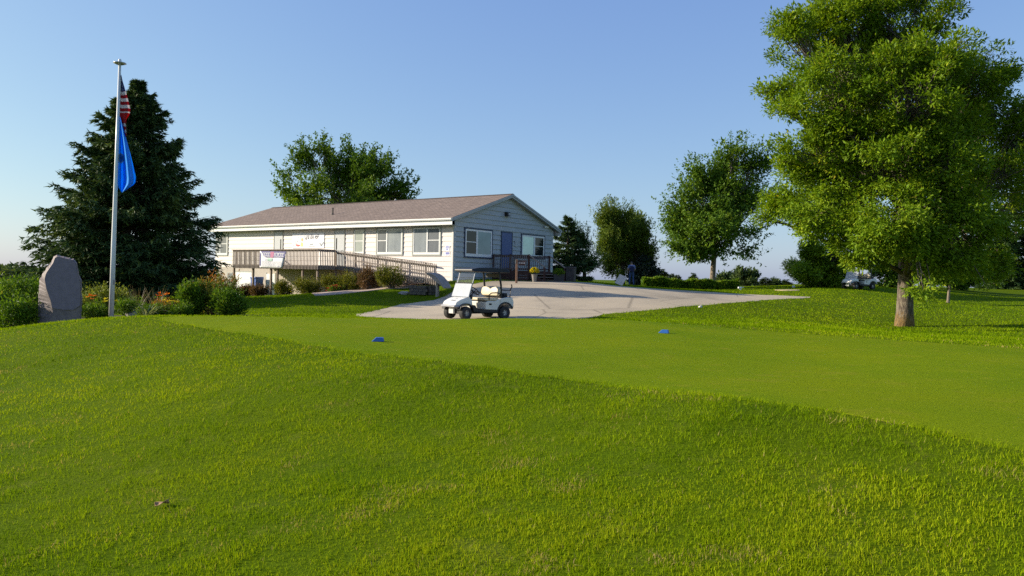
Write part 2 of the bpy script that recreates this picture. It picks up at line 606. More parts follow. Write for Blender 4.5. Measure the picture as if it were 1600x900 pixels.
M_SAND = paint('bunker_sand', (0.45, 0.36, 0.2), rough=0.95, var=0.2, scale=3, spec=0.1)
sheet('sand_bunker', smooth_poly([G(1206, 453.2), G(1225, 452.6), G(1252, 453.2), G(1246, 454.6), G(1222, 454.8)], 0.6, 2), M_SAND, 0.03, 0.6)['kind'] = 'structure'
M_MULCH = paint('gravel_mulch', (0.42, 0.33, 0.27), rough=0.95, var=0.35, scale=12, bump=0.8, bscale=25, spec=0.1)
BED = smooth_poly([G(476, 463), G(520, 461.5), G(560, 456.5), G(610, 451.5), G(645, 448.5), G(672, 447), G(700, 443), G(640, 440), G(560, 447), G(500, 455)], 0.4, 2)
sheet('gravel_bed', BED, M_MULCH, 0.03, 0.5)['kind'] = 'structure'
M_SOIL = paint('bed_soil', (0.07, 0.05, 0.035), rough=0.95, var=0.35, scale=9, bump=0.8, bscale=20, spec=0.1)
SOIL = smooth_poly([(-17.5, 18.5), (-13, 21.2), (-9.0, 22.6), (-7.4, 23.6), (-8.2, 26), (-12, 27.5), (-17, 27), (-22, 24), (-21, 19.5)], 0.5, 2)
sheet('flower_bed', SOIL, M_SOIL, 0.03, 0.5)['kind'] = 'structure'


# ------------------------------------------------------------------ grass blades
def vnoise(P, s, seed):
    """smooth value noise in numpy"""
    g = np.random.default_rng(seed).random((64, 64))
    p = P * s
    i = np.floor(p).astype(int)
    f = p - i
    f = f * f * (3 - 2 * f)
    x0, y0, x1, y1 = i[:, 0] % 64, i[:, 1] % 64, (i[:, 0] + 1) % 64, (i[:, 1] + 1) % 64
    return (g[x0, y0] * (1 - f[:, 0]) + g[x1, y0] * f[:, 0]) * (1 - f[:, 1]) + (g[x0, y1] * (1 - f[:, 0]) + g[x1, y1] * f[:, 0]) * f[:, 1]


def blades(P, hgt, wid, lean, rnd, seg):
    """tapering bent grass blades on the ground; returns vertices, face groups and one random number per vertex"""
    n = len(P)
    z = HA(P) - 0.012
    az = rng.uniform(0, 2 * PI, n)
    la = rng.uniform(0, 2 * PI, n)
    side = np.stack([np.cos(az), np.sin(az), np.zeros(n)], 1) * (wid / 2)[:, None]
    ln = np.stack([np.cos(la), np.sin(la), np.zeros(n)], 1) * (lean * hgt)[:, None]
    base = np.column_stack([P, z])
    up = np.zeros((n, 3))
    up[:, 2] = hgt
    if seg == 1:
        V = np.stack([base - side, base + side, base + up + ln], 1).reshape(-1, 3)
        k = np.arange(n)[:, None] * 3
        return V, [k + np.array([[0, 1, 2]])], np.repeat(rnd, 3)
    mid = base + up * 0.6 + ln * 0.35
    V = np.stack([base - side, base + side, mid + side * 0.8, mid - side * 0.8, base + up * (1 - 0.35 * np.minimum(lean, 1.2))[:, None] + ln], 1).reshape(-1, 3)
    k = np.arange(n)[:, None] * 5
    return V, [k + np.array([[0, 1, 2, 3]]), k + np.array([[3, 2, 4]])], np.repeat(rnd, 5)


def polar(n, r0, r1, a0, a1, pw):
    """points on the ground round the viewer's place, density falling as r**-pw"""
    k = 2 - pw
    u = rng.random(n)
    r = (r0 ** k + u * (r1 ** k - r0 ** k)) ** (1 / k) if abs(k) > 1e-6 else r0 * (r1 / r0) ** u
    a = rng.uniform(a0, a1, n)
    return np.stack([r * np.sin(a), r * np.cos(a)], 1)


M_BLADE = leafmat('grass_blade', [(0.0, (0.050, 0.108, 0.002)), (0.35, (0.155, 0.250, 0.003)), (0.7, (0.265, 0.35, 0.005)), (0.9, (0.36, 0.40, 0.010)), (0.93, (0.38, 0.30, 0.09)), (1.0, (0.44, 0.34, 0.13))], trans=0.35, rough=0.8, spec=0.03)
M_SHORT = leafmat('mown_blade', [(0.0, (0.078, 0.137, 0.002)), (0.5, (0.166, 0.240, 0.004)), (0.9, (0.27, 0.325, 0.010)), (1.0, (0.40, 0.32, 0.11))], trans=0.3, rough=0.8, spec=0.03)

P = polar(750000, 2.6, 26.0, -0.80, 0.80, 2.2)
r = np.hypot(P[:, 0], P[:, 1])
dt = sdist(P, TEE)
keep = (dt < np.abs(rng.normal(0, 0.32, len(P))) - 0.05) & (sdist(P, PAVE) < np.abs(rng.normal(0, 0.06, len(P)))) & (sdist(P, SOIL) < 0.1)
clump = vnoise(P, 5.0, 1) * 0.6 + vnoise(P, 13.0, 2) * 0.4
keep &= rng.random(len(P)) < 0.28 + 0.95 * clump
P, r, clump, dt = P[keep], r[keep], clump[keep], dt[keep]
edge = np.exp(-np.abs(dt) / 0.45)
hg = (0.022 + 0.022 * clump + 0.004 * edge) * rng.uniform(0.5, 1.45, len(P)) * np.exp(-np.clip(dt, 0, 9) / 0.22)
wd = np.maximum(0.0031, 0.00078 * r) * rng.uniform(0.6, 1.4, len(P))
patch = vnoise(P, 0.55, 3) * 0.6 + vnoise(P, 2.1, 4) * 0.4
rn = np.clip(rng.normal(0.50, 0.16, len(P)) + (patch - 0.5) * 0.8 - 0.05 * edge, 0, 0.9)
dry = rng.random(len(P)) < 0.012 + 0.5 * np.clip(vnoise(P, 2.6, 5) * 0.65 + vnoise(P, 6.0, 6) * 0.35 - 0.69, 0, 1) * 4
rn = np.where(dry, rng.uniform(0.92, 1.0, len(P)), rn)
le = np.abs(rng.normal(0.45, 0.35, len(P)))
nr_ = r < 4.9
V1, F1, R1 = blades(P[nr_], hg[nr_], wd[nr_], le[nr_], rn[nr_], 2)
V2, F2, R2 = blades(P[~nr_], hg[~nr_], wd[~nr_] * 1.25, le[~nr_], rn[~nr_], 1)
F2 = [f + len(V1) for f in F2]
nmesh('rough_grass', np.concatenate([V1, V2]), F1 + F2, M_BLADE, rnd=np.concatenate([R1, R2]), kind='stuff')

P = polar(270000, 4.0, 21.0, -0.78, 0.80, 1.75)
dt = sdist(P, TEE)
P = P[(dt > -np.abs(rng.normal(0, 0.12, len(P))))]
r = np.hypot(P[:, 0], P[:, 1])
hg = rng.uniform(0.008, 0.022, len(P)) * 1.0
wd = np.maximum(0.0030, 0.0008 * r) * rng.uniform(0.7, 1.3, len(P))
patch = vnoise(P, 0.7, 7) * 0.6 + vnoise(P, 2.6, 8) * 0.4
rn = np.clip(rng.normal(0.48, 0.22, len(P)) + (patch - 0.5) * 0.75, 0, 0.93)
rn = np.where(rng.random(len(P)) < 0.02, 1.0, rn)
V1, F1, R1 = blades(P, hg, wd, np.abs(rng.normal(0.6, 0.4, len(P))), rn, 1)
nmesh('tee_grass', V1, F1, M_SHORT, rnd=R1, kind='stuff')

P = polar(250000, 19.0, 75.0, -0.76, 0.76, 1.9)
keep = (sdist(P, TEE) < -0.2) & (sdist(P, PAVE) < np.abs(rng.normal(0, 0.10, len(P)))) & (sdist(P, SOIL) < 0) & (sdist(P, BED) < 0)
HS = np.array([(-0.813, 0.583), (0.583, 0.813)])
lh = (P - np.array((-3.26, 42.0))) @ np.array([(0.813, -0.583), (0.583, 0.813)]).T
keep &= ~((lh[:, 0] > -23) & (lh[:, 0] < 0.1) & (lh[:, 1] > -0.1) & (lh[:, 1] < 10.3))
P = P[keep]
r = np.hypot(P[:, 0], P[:, 1])
hg = rng.uniform(0.03, 0.075, len(P))
wd = 0.0011 * r * rng.uniform(0.7, 1.4, len(P))
patch = vnoise(P, 0.3, 9) * 0.6 + vnoise(P, 1.1, 10) * 0.4
rn = np.clip(rng.normal(0.40, 0.09, len(P)) + (patch - 0.5) * 0.6, 0, 0.9)
rn = np.where(rng.random(len(P)) < 0.004, 0.97, rn)
V1, F1, R1 = blades(P, hg, wd, np.abs(rng.normal(0.5, 0.35, len(P))), rn, 1)
nmesh('lawn_grass', V1, F1, M_BLADE, rnd=R1, kind='stuff')
# ------------------------------------------------------------------ clubhouse
HO = Vector((-3.26, 42.0, 0.0))
HR = math.atan2(-0.583, 0.813)
HM = Matrix.Translation(HO) @ Matrix.Rotation(HR, 4, 'Z')
HI = HM.inverted()
LEN, WID = 22.1, 10.1
FLOOR, SOF, SID = 2.06, 4.38, 1.28
EXP = 0.28


def hp(u, v, axis, val):
    """point of the plane local axis = val of the clubhouse seen at photograph pixel (u, v)"""
    a = HI @ CM.translation
    b_ = HI @ W(u, v, 1.0)
    d = b_ - a
    return a + d * ((val - a[axis]) / d[axis])


house = thing('clubhouse', 'long single storey clubhouse with cream lap siding, slate blue gable end and brown shingle roof', 'building', HO, HR)
M_CREAM = paint('cream_siding', (0.74, 0.67, 0.62), rough=0.55, var=0.05, scale=3, stretch=(0.4, 1, 2.5), bump=0.1, bscale=40)
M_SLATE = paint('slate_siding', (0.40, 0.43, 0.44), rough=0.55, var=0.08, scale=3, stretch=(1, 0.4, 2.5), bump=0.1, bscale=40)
M_WHITE = paint('white_trim', (0.80, 0.80, 0.78), rough=0.45, var=0.04, scale=5)
M_GREYTRIM = paint('grey_trim', (0.36, 0.37, 0.33), rough=0.55, var=0.06, scale=5)
M_NAVY = paint('navy_trim', (0.035, 0.055, 0.11), rough=0.5, var=0.1, scale=5)
M_CONC = paint('painted_block', (0.50, 0.44, 0.37), rough=0.85, var=0.12, scale=2.5, bump=0.3, bscale=30)
M_GDOOR = paint('grey_door', (0.50, 0.52, 0.53), rough=0.45, var=0.04, scale=4)
M_BDOOR = paint('blue_door', (0.06, 0.10, 0.26), rough=0.4, var=0.06, scale=4)
M_BLACK = paint('black_plastic', (0.015, 0.015, 0.017), rough=0.45, var=0.2, scale=10)
M_DARKMET = paint('dark_metal', (0.05, 0.045, 0.04), rough=0.5, var=0.2, scale=10, metal=0.3)
M_PAPER = paint('notice_paper', (0.84, 0.84, 0.88), rough=0.6, var=0.03, scale=20)
M_PRINT = plain('blue_print', (0.16, 0.18, 0.48), 0.6)
M_INK = plain('dark_ink', (0.05, 0.05, 0.06), 0.6)


def glass(name, col, rough=0.06, metal=0.0, var=0.12, scale=1.3, spec=0.5, stretch=(1, 1, 1)):
    """window pane with what hangs behind it as its colour; the pale pane has sky reflection painted in"""
    return paint(name, col, rough=rough, var=var, scale=scale, metal=metal, spec=spec, stretch=stretch, coat=0.0)


M_PANE = glass('curtained_pane', (0.30, 0.33, 0.345), stretch=(3, 3, 0.6))
M_PANE2 = glass('screened_pane', (0.17, 0.185, 0.20), rough=0.25, stretch=(3, 3, 0.6))
M_PANEB = glass('blind_pane', (0.36, 0.40, 0.37), stretch=(1, 1, 12))
M_PANED = glass('dark_pane', (0.012, 0.016, 0.022), rough=0.03, spec=0.35)
M_PANES = glass('reflecting_pane', (0.10, 0.14, 0.18), rough=0.03, metal=0.8)
M_PANET = glass('pale_pane', (0.36, 0.52, 0.52), rough=0.03, metal=0.35)  # mint base colour paints in the bright sky reflected by this pane

m, t, b = newmat('roof_shingles')
tc = nd(t, 'ShaderNodeTexCoord')
bk = nd(t, 'ShaderNodeTexBrick', {'Vector': tc.outputs['UV'], 'Scale': 1.0, 'Color1': (0.27, 0.21, 0.172, 1), 'Color2': (0.20, 0.155, 0.126, 1), 'Mortar': (0.09, 0.07, 0.06, 1),
                                  'Mortar Size': 0.012, 'Brick Width': 0.33, 'Row Height': 0.145, 'Bias': 0.0})
n1 = nd(t, 'ShaderNodeTexNoise', {'Vector': tc.outputs['UV'], 'Scale': 2.2, 'Detail': 6.0, 'Roughness': 0.7})
n2 = nd(t, 'ShaderNodeTexNoise', {'Vector': tc.outputs['UV'], 'Scale': 60.0, 'Detail': 4.0, 'Roughness': 0.7})
c1 = ramp(t, n1.outputs['Fac'], [(0.3, (0.82, 0.82, 0.84)), (0.7, (1.15, 1.12, 1.1))])
c2 = ramp(t, n2.outputs['Fac'], [(0.3, (0.75, 0.75, 0.75)), (0.7, (1.2, 1.2, 1.2))])
mx = nd(t, 'ShaderNodeMix', {'Factor': 1.0}, data_type='RGBA', blend_type='MULTIPLY')
t.links.new(bk.outputs['Color'], mx.inputs['A'])
t.links.new(c1, mx.inputs['B'])
m2 = nd(t, 'ShaderNodeMix', {'Factor': 0.8}, data_type='RGBA', blend_type='MULTIPLY')
t.links.new(mx.outputs['Result'], m2.inputs['A'])
t.links.new(c2, m2.inputs['B'])
t.links.new(m2.outputs['Result'], b.inputs['Base Color'])
b.inputs['Roughness'].default_value = 0.9
b.inputs['Specular IOR Level'].default_value = 0.2
bp = nd(t, 'ShaderNodeBump', {'Height': bk.outputs['Fac'], 'Strength': -0.5, 'Distance': 0.01})
t.links.new(bp.outputs[0], b.inputs['Normal'])
M_ROOF = m

RIDGE = WID / 2
OVE, OVG = 0.5, 0.32                                   # overhang at the eaves and at the gable ends
SLOPE = 0.326
EAVE = 4.77                                            # top of the roof above the eave line of the wall at y = -OVE
APEX = EAVE + SLOPE * (RIDGE + OVE)


def rake(z):
    """half of the gable that is wall at height z: y runs from here to WID minus this"""
    return max(0.0, (z + 0.16 - EAVE) / SLOPE - OVE)


# walls: sheathing (the wall part), each lap board its own piece on it
fw = MB().span((-LEN, 0.02, 1.0), (0, 0.2, SOF)).build('front_wall', M_CREAM, house)
bw = MB().span((-LEN, WID - 0.2, 0.5), (0, WID - 0.02, SOF)).build('back_wall', M_CREAM, house)
gpoly = [(0.2, 0.9), (WID - 0.2, 0.9), (WID - 0.2, SOF), (WID - rake(SOF) - 0.03, SOF + 0.001), (RIDGE, APEX - 0.19), (rake(SOF) + 0.03, SOF + 0.001), (0.2, SOF)]
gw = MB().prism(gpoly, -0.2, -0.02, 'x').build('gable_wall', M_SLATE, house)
gl = MB().prism(gpoly, -LEN + 0.02, -LEN + 0.2, 'x').build('gable_wall', M_CREAM, house)
MB().span((-LEN - 0.01, -0.012, -1.2), (0.012, WID + 0.012, 1.0 + 0.28)).build('foundation_wall', M_CONC, house)
MB().span((-LEN - 0.012, -0.014, 1.2), (-8.2, 0.05, 1.93)).build('basement_wall', M_CONC, house)


def board(name, mat, parent, fn, a, b, z0, at=None, bt=None, lap=0.028):
    """one lap board between a and b along the wall; at, bt = its ends at the top edge"""
    at = a if at is None else at
    bt = b if bt is None else bt
    zt = z0 + EXP + 0.0
    mb = MB()
    mb.hexa([fn(a, z0, lap), fn(b, z0, lap), fn(b, z0, 0.0), fn(a, z0, 0.0), fn(at, zt, 0.006), fn(bt, zt, 0.006), fn(bt, zt, 0.0), fn(at, zt, 0.0)])
    return mb.build(name, mat, parent)


def F_(s, z, o):
    return (s, 0.02 - o, z)


def Gb(s, z, o):
    return (-0.02 + o, s, z)


def Bk(s, z, o):
    return (s, WID - 0.02 + o, z)


def Gl(s, z, o):
    return (-LEN + 0.02 - o, s, z)


k = 0
z = SID
while z < SOF - 0.05:
    x0, x1 = (-8.2 if z < 1.9 else -LEN), -0.09
    cuts = [x0]
    x = -LEN + (1.4, 3.1, 2.2)[k % 3]
    while x < x1 - 0.6:
        if x > x0 + 0.6:
            cuts.append(x)
        x += 3.66
    cuts.append(x1)
    for a, b_ in zip(cuts[:-1], cuts[1:]):
        board('siding_board', M_CREAM, fw, F_, a + 0.002, b_ - 0.002, z)
    for a, b_ in ((-LEN, -LEN / 2), (-LEN / 2, 0)):
        board('siding_board', M_CREAM, bw, Bk, a + 0.002, b_ - 0.002, z)
    k += 1
    z += EXP
k = 0
z = SID
while z < APEX - 0.45:
    z2 = z + EXP
    r0, r1 = (0.0 if z < SOF - 0.1 else rake(z)), (0.0 if z2 < SOF - 0.1 else rake(z2))
    a0, b0, a1, b1 = max(0.09, r0), WID - max(0.0, r0), max(0.09, r1), WID - max(0.0, r1)
    cuts = [(a0, a1)]
    y = (2.3, 3.5, 1.6)[k % 3]
    while y < b1 - 0.6:
        if y > a1 + 0.6:
            cuts.append((y, y))
        y += 3.66
    cuts.append((b0, b1))
    if b1 > a1:
        for (p, p1), (q_, q1) in zip(cuts[:-1], cuts[1:]):
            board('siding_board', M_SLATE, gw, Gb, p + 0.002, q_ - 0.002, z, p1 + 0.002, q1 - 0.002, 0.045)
        board('siding_board', M_CREAM, gl, Gl, a0, b0, z, a1, b1)
    k += 1
    z = z2
# corner boards
MB().span((-0.088, -0.03, SID - 0.02), (0.0, 0.016, SOF)).build('corner_board', M_CREAM, house)
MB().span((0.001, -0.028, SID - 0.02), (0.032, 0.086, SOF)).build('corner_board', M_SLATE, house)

# roof: two slabs, with shingles, fascia, gutter, soffit, rakes
def slab(sgn):
    ye = -OVE if sgn < 0 else WID + OVE
    xa, xb = -LEN - OVG, OVG
    T_ = 0.05
    V_ = []
    for x_ in (xa, xb):
        for y_, z_ in ((ye, EAVE), (RIDGE, APEX)):
            V_ += [(x_, y_, z_), (x_, y_, z_ - T_)]
    return np.array(V_)


roof = None
for sgn in (-1, 1):
    V_ = slab(sgn)
    Fq = np.array([(0, 4, 6, 2), (1, 3, 7, 5), (0, 2, 3, 1), (4, 5, 7, 6), (0, 1, 5, 4), (2, 6, 7, 3)])
    if sgn > 0:
        Fq = Fq[:, ::-1]
    uv = np.column_stack([V_[:, 0], np.abs(V_[:, 1] - RIDGE) * 1.052])
    o = nmesh('roof', V_, Fq, M_ROOF, house, uv=uv)
    roof = roof or o
cap = MB()
x = -LEN - OVG + 0.02
while x < OVG - 0.1:
    cap.prism([(RIDGE - 0.16, APEX - 0.04), (RIDGE, APEX + 0.012), (RIDGE + 0.16, APEX - 0.04), (RIDGE + 0.16, APEX - 0.028), (RIDGE, APEX + 0.03), (RIDGE - 0.16, APEX - 0.028)], x, min(x + 0.29, OVG), 'x')
    x += 0.3
o = cap.build('ridge_cap', M_ROOF, roof)
for sgn in (-1, 1):
    yf = -OVE + 0.02 if sgn < 0 else WID + OVE - 0.02
    MB().span((-LEN - OVG + 0.03, yf, 4.385), (OVG - 0.03, yf + 0.025 * -sgn, EAVE - 0.056)).build('fascia', M_WHITE, roof)
    g = MB().prism([(yf - 0.001 * -sgn, 4.735), (yf + 0.11 * sgn, 4.735), (yf + 0.11 * sgn, 4.675), (yf + 0.075 * sgn, 4.61), (yf - 0.001 * -sgn, 4.61)], -LEN - OVG + 0.02, OVG - 0.02, 'x')
    g.build('gutter', M_WHITE, roof, bevel=0.008)
    ya, yb = sorted((yf + 0.03 * -sgn, 0.0 if sgn < 0 else WID))
    MB().span((-LEN - OVG + 0.04, ya, SOF - 0.012), (OVG - 0.04, yb - 0.0, SOF + 0.001)).build('soffit', M_GREYTRIM, roof)
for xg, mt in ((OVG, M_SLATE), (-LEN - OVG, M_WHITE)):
    s_ = 1 if xg > 0 else -1
    for sgn in (-1, 1):
        ye = -OVE if sgn < 0 else WID + OVE
        for nm, dz0, dz1, xo in (('rake_board', -0.055, -0.215, -0.03), ('rake_trim', -0.012, -0.11, 0.004)):
            c = []
            for zz in (dz1, dz0):
                c += [(xg + (xo - 0.03) * s_, ye, EAVE + zz), (xg + xo * s_, ye, EAVE + zz), (xg + xo * s_, RIDGE, APEX + zz), (xg + (xo - 0.03) * s_, RIDGE, APEX + zz)]
            MB().hexa(c).build(nm, mt, roof)
        # underside of the gable overhang
        c = []
        for zz in (-0.17, -0.155):
            c += [(xg - 0.06 * s_, ye + 0.05 * -sgn, EAVE + zz), ((0.01 if s_ > 0 else -LEN - 0.01), ye + 0.05 * -sgn, EAVE + zz), ((0.01 if s_ > 0 else -LEN - 0.01), RIDGE, APEX + zz), (xg - 0.06 * s_, RIDGE, APEX + zz)]
        MB().hexa(c).build('overhang_panel', mt, roof)
# vents through the roof
p = hp(520, 333, 1, 1.6)
zr = EAVE + SLOPE * (1.6 + OVE)
pv = MB().lathe([(0.12, -0.08), (0.11, 0.03), (0.045, 0.06), (0.045, 0.40), (0.06, 0.40), (0.06, 0.43), (0.0, 0.43)], n=12)
pv.build('vent_pipe', M_DARKMET, roof, loc=(p.x, 1.6, zr))
for u_, s_, wdt in ((480, 0.16, 0.3), (492, 0.2, 0.25), (618, 0.30, 0.14), (608, 0.14, 0.5), (563, 0.14, 0.3)):
    p = hp(u_, 312, 1, RIDGE + 0.7)
    MB().lathe([(wdt / 2, -0.3), (wdt / 2, s_ * 0.75 + 0.1), (wdt / 2 + 0.03, s_ * 0.75 + 0.1), (0.03, s_ + 0.15), (0.0, s_ + 0.15)], n=12).build('roof_vent', M_GREYTRIM, roof, loc=(p.x, RIDGE + 0.7, APEX - 0.23))


def window(fn, a, b, z0, z1, split, tall, panes, trim, frame=M_WHITE, mull=True):
    """a window in the wall: outer trim, white frame, panes; split = where the mullion stands, tall = side without a cross bar"""
    def rect(mb, p, q_, zl, zh, o0, o1):
        mb.hexa([fn(p, zl, o0), fn(q_, zl, o0), fn(q_, zl, o1), fn(p, zl, o1), fn(p, zh, o0), fn(q_, zh, o0), fn(q_, zh, o1), fn(p, zh, o1)])
    mb = MB()
    tw = 0.075
    big = fn is Gb
    for q4 in ((a - tw, b + tw, z1, z1 + tw), (a - tw, b + tw, z0 - tw, z0), (a - tw, a, z0, z1), (b, b + tw, z0, z1)):
        rect(mb, *q4, -0.01, 0.075 if big else 0.062)
    w_ = mb.build('window', trim, house)
    fr = MB()
    fwid = 0.10 if big else 0.07
    for q4 in ((a, b, z1 - fwid, z1), (a, b, z0, z0 + fwid * 1.6), (a, a + fwid, z0 + fwid * 1.6, z1 - fwid), (b - fwid, b, z0 + fwid * 1.6, z1 - fwid)):
        rect(fr, *q4, 0.0, 0.066 if big else 0.05)
    zl, zh = z0 + fwid * 1.6, z1 - fwid
    if split:
        xs = a + (b - a) * split
        mw = 0.07 if big else 0.045
        rect(fr, xs - mw, xs + mw, zl, zh, 0.0, 0.070 if big else 0.056)
        cells = [(a + fwid, xs - mw), (xs + mw, b - fwid)]
    else:
        cells = [(a + fwid, b - fwid)]
    for i_, (p, q_) in enumerate(cells):
        if i_ != tall:
            zm = (zl + zh) / 2 + 0.02
            rect(fr, p, q_, zm - 0.022, zm + 0.022, 0.0, 0.062 if big else 0.046)
            sub = [(zl, zm - 0.022), (zm + 0.022, zh)]
        else:
            sub = [(zl, zh)]
        for zz in sub:
            pm = MB()
            rect(pm, p, q_, zz[0], zz[1], 0.0295, 0.050 if big else 0.034)
            pm.build('pane', panes[i_], w_)
    fr.build('frame', frame, w_)
    return w_


def fspan(u0, u1, v0, v1, axis=1, val=0.0, k=0):
    p, q_ = hp(u0, (v0 + v1) / 2, axis, val), hp(u1, (v0 + v1) / 2, axis, val)
    a, b = p[k], q_[k]
    c = hp((u0 + u1) / 2, v0, axis, val).z
    d = hp((u0 + u1) / 2, v1, axis, val).z
    return min(a, b), max(a, b), min(c, d), max(c, d)


WT = 0.075
for (u0, u1, v0, v1, sp, tl, pn) in ((338, 356.5, 364.2, 399.6, 0.34, 5, (M_PANE2, M_PANE2)), (552.6, 570, 357.0, 398.4, 0, 5, (M_PANEB, M_PANEB)),
                                     (588.2, 630.0, 355.2, 399.0, 0.40, 1, (M_PANE2, M_PANE)), (644.6, 689.4, 353.6, 399.6, 0.53, 0, (M_PANE, M_PANE2))):
    a, b_, z0, z1 = fspan(u0, u1, v0, v1)
    window(F_, a + WT, b_ - WT, z0 + WT, z1 - WT, sp, tl, pn, M_GREYTRIM)
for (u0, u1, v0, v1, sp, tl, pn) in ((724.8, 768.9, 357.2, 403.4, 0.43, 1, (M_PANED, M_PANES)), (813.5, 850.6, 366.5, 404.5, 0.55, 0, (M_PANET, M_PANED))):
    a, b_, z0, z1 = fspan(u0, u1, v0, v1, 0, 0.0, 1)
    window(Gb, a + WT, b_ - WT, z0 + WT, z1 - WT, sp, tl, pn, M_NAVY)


def door(fn, a, b, z0, z1, mat, trim, hinge_low, lite):
    def rect(mb, p, q_, zl, zh, o0, o1):
        mb.hexa([fn(p, zl, o0), fn(q_, zl, o0), fn(q_, zl, o1), fn(p, zl, o1), fn(p, zh, o0), fn(q_, zh, o0), fn(q_, zh, o1), fn(p, zh, o1)])
    mb = MB()
    pr_ = 0.022 if fn is Gb else 0.0
    rect(mb, a + 0.06, b - 0.06, z0 + 0.02, z1 - 0.06, 0.0, 0.04 + pr_)
    d_ = mb.build('door', mat, house, bevel=0.004)
    fr = MB()
    for q4 in ((a, b, z1 - 0.057, z1), (a, a + 0.057, z0, z1 - 0.057), (b - 0.057, b, z0, z1 - 0.057)):
        rect(fr, *q4, -0.005, 0.056 + pr_)
    fr.build('door_frame', trim, d_)
    hx = b - 0.16 if hinge_low else a + 0.16
    hd = MB()
    hd.tube([fn(hx, z0 + 0.95, 0.04), fn(hx, z0 + 0.95, 0.09), fn(hx + (-0.1 if hinge_low else 0.1), z0 + 0.95, 0.09)], 0.012, 6)
    hd.build('handle', M_DARKMET, d_)
    if lite:
        lx = b - 0.22 if lite > 0 else a + 0.22
        lm = MB()
        rect(lm, lx - 0.05, lx + 0.05, z0 + 1.0, z0 + 1.72, 0.039, 0.044)
        lm.build('vision_pane', M_PANED, d_)
    return d_


for u0, u1, v0, lt in ((428, 442.4, 361, 1), (522.4, 539, 358, -1)):
    a, b_, z0, z1 = fspan(u0, u1, v0, 400)
    door(F_, a, b_, FLOOR + 0.02, z1, M_GDOOR, M_GREYTRIM, lt < 0, lt)
a, b_, z0, z1 = fspan(782.4, 799.8, 362.2, 400, 0, 0.0, 1)
door(Gb, a, b_, FLOOR + 0.0, z1, M_BDOOR, M_NAVY, True, 0)

# lamps on the walls
for u0, v0 in ((422, 358.5), (544.5, 355.0)):
    p = hp(u0, v0, 1, -0.1)
    lp = MB().box((0, 0.07, 0), (0.12, 0.05, 0.14)).tube([(0, 0.06, 0.02), (0, -0.06, 0.06)], 0.022, 6)
    l_ = lp.build('wall_lamp', M_DARKMET, house, loc=(p.x, p.y + 0.0, p.z))
    MB().lathe([(0.0, -0.06), (0.09, -0.05), (0.10, 0.0), (0.06, 0.07), (0.0, 0.08)], (0, -0.10, 0.03), 10).build('lamp_head', M_DARKMET, l_)
p = hp(793, 334.6, 0, 0.1)
l_ = MB().box((-0.06, 0, 0), (0.07, 0.34, 0.26)).build('flood_lamp', M_BLACK, house, bevel=0.02, loc=p)
MB().prism([(-0.02, -0.12), (0.17, -0.12), (0.10, 0.12), (-0.02, 0.12)], -0.16, 0.16, 'y').build('lamp_hood', M_BLACK, l_, bevel=0.012)
MB().box((0.145, 0.02, -0.02), (0.02, 0.2, 0.15), Matrix.Rotation(R(-16), 3, 'Y')).build('lamp_lens', M_GREYTRIM, l_)
p = hp(854, 354.8, 0, 0.06)
MB().box((0, 0, 0), (0.07, 0.42, 0.10)).tube([(0.0, -0.2, 0), (0.1, -0.32, -0.05)], 0.035, 8).build('junction_box', M_WHITE, house, bevel=0.01, loc=p)

# basement: overhead door, side door, small window
a, b_, z0, z1 = fspan(366.5, 394.5, 425.5, 455)
gd = MB().span((a, -0.04, -0.5), (b_, 0.0, z1)).build('garage_door', M_WHITE, house)
for i_ in range(4):
    zz = -0.48 + i_ * (z1 + 0.48) / 4
    MB().span((a + 0.03, -0.056, zz + 0.012), (b_ - 0.03, -0.041, zz + (z1 + 0.48) / 4 - 0.012)).build('door_panel', M_WHITE, gd, bevel=0.006)
MB().span((a - 0.1, -0.05, -0.5), (a - 0.005, -0.006, z1 + 0.1)).span((b_ + 0.005, -0.05, -0.5), (b_ + 0.1, -0.006, z1 + 0.1)).span((a - 0.004, -0.05, z1 + 0.005), (b_ + 0.004, -0.006, z1 + 0.1)).build('door_frame', M_GREYTRIM, gd)
a, b_, z0, z1 = fspan(417, 430, 428, 460)
sd = MB().span((a, -0.05, -0.5), (b_, 0.0, z1)).build('basement_door', M_WHITE, house, bevel=0.006)
MB().box((b_ - 0.12, -0.07, 0.5), (0.05, 0.04, 0.12)).build('handle', M_DARKMET, sd)
MB().span((a - 0.08, -0.045, -0.5), (a - 0.004, -0.006, z1 + 0.08)).span((b_ + 0.004, -0.045, -0.5), (b_ + 0.08, -0.006, z1 + 0.08)).build('door_frame', M_GREYTRIM, sd)
a, b_, z0, z1 = fspan(355.5, 364, 425.5, 436)
bwin = MB().span((a, -0.04, z0), (b_, 0.0, z1)).build('basement_window', M_GREYTRIM, house)
MB().span((a + 0.07, -0.046, z0 + 0.07), (b_ - 0.07, -0.041, z1 - 0.07)).build('pane', M_PANE2, bwin)

# ------------------------------------------------------------------ signs and notices on the walls
def flat(mb, fn, a, b, z0, z1, o0, o1):
    return mb.hexa([fn(a, z0, o0), fn(b, z0, o0), fn(b, z0, o1), fn(a, z0, o1), fn(a, z1, o0), fn(b, z1, o0), fn(b, z1, o1), fn(a, z1, o1)])


def on_wall(name, label, cat, o, group=None):
    """things fixed to the clubhouse stand in its axes but are things of their own"""
    o.location = HO
    o.rotation_euler = (0, 0, HR)
    return tag(o, label, cat, group)


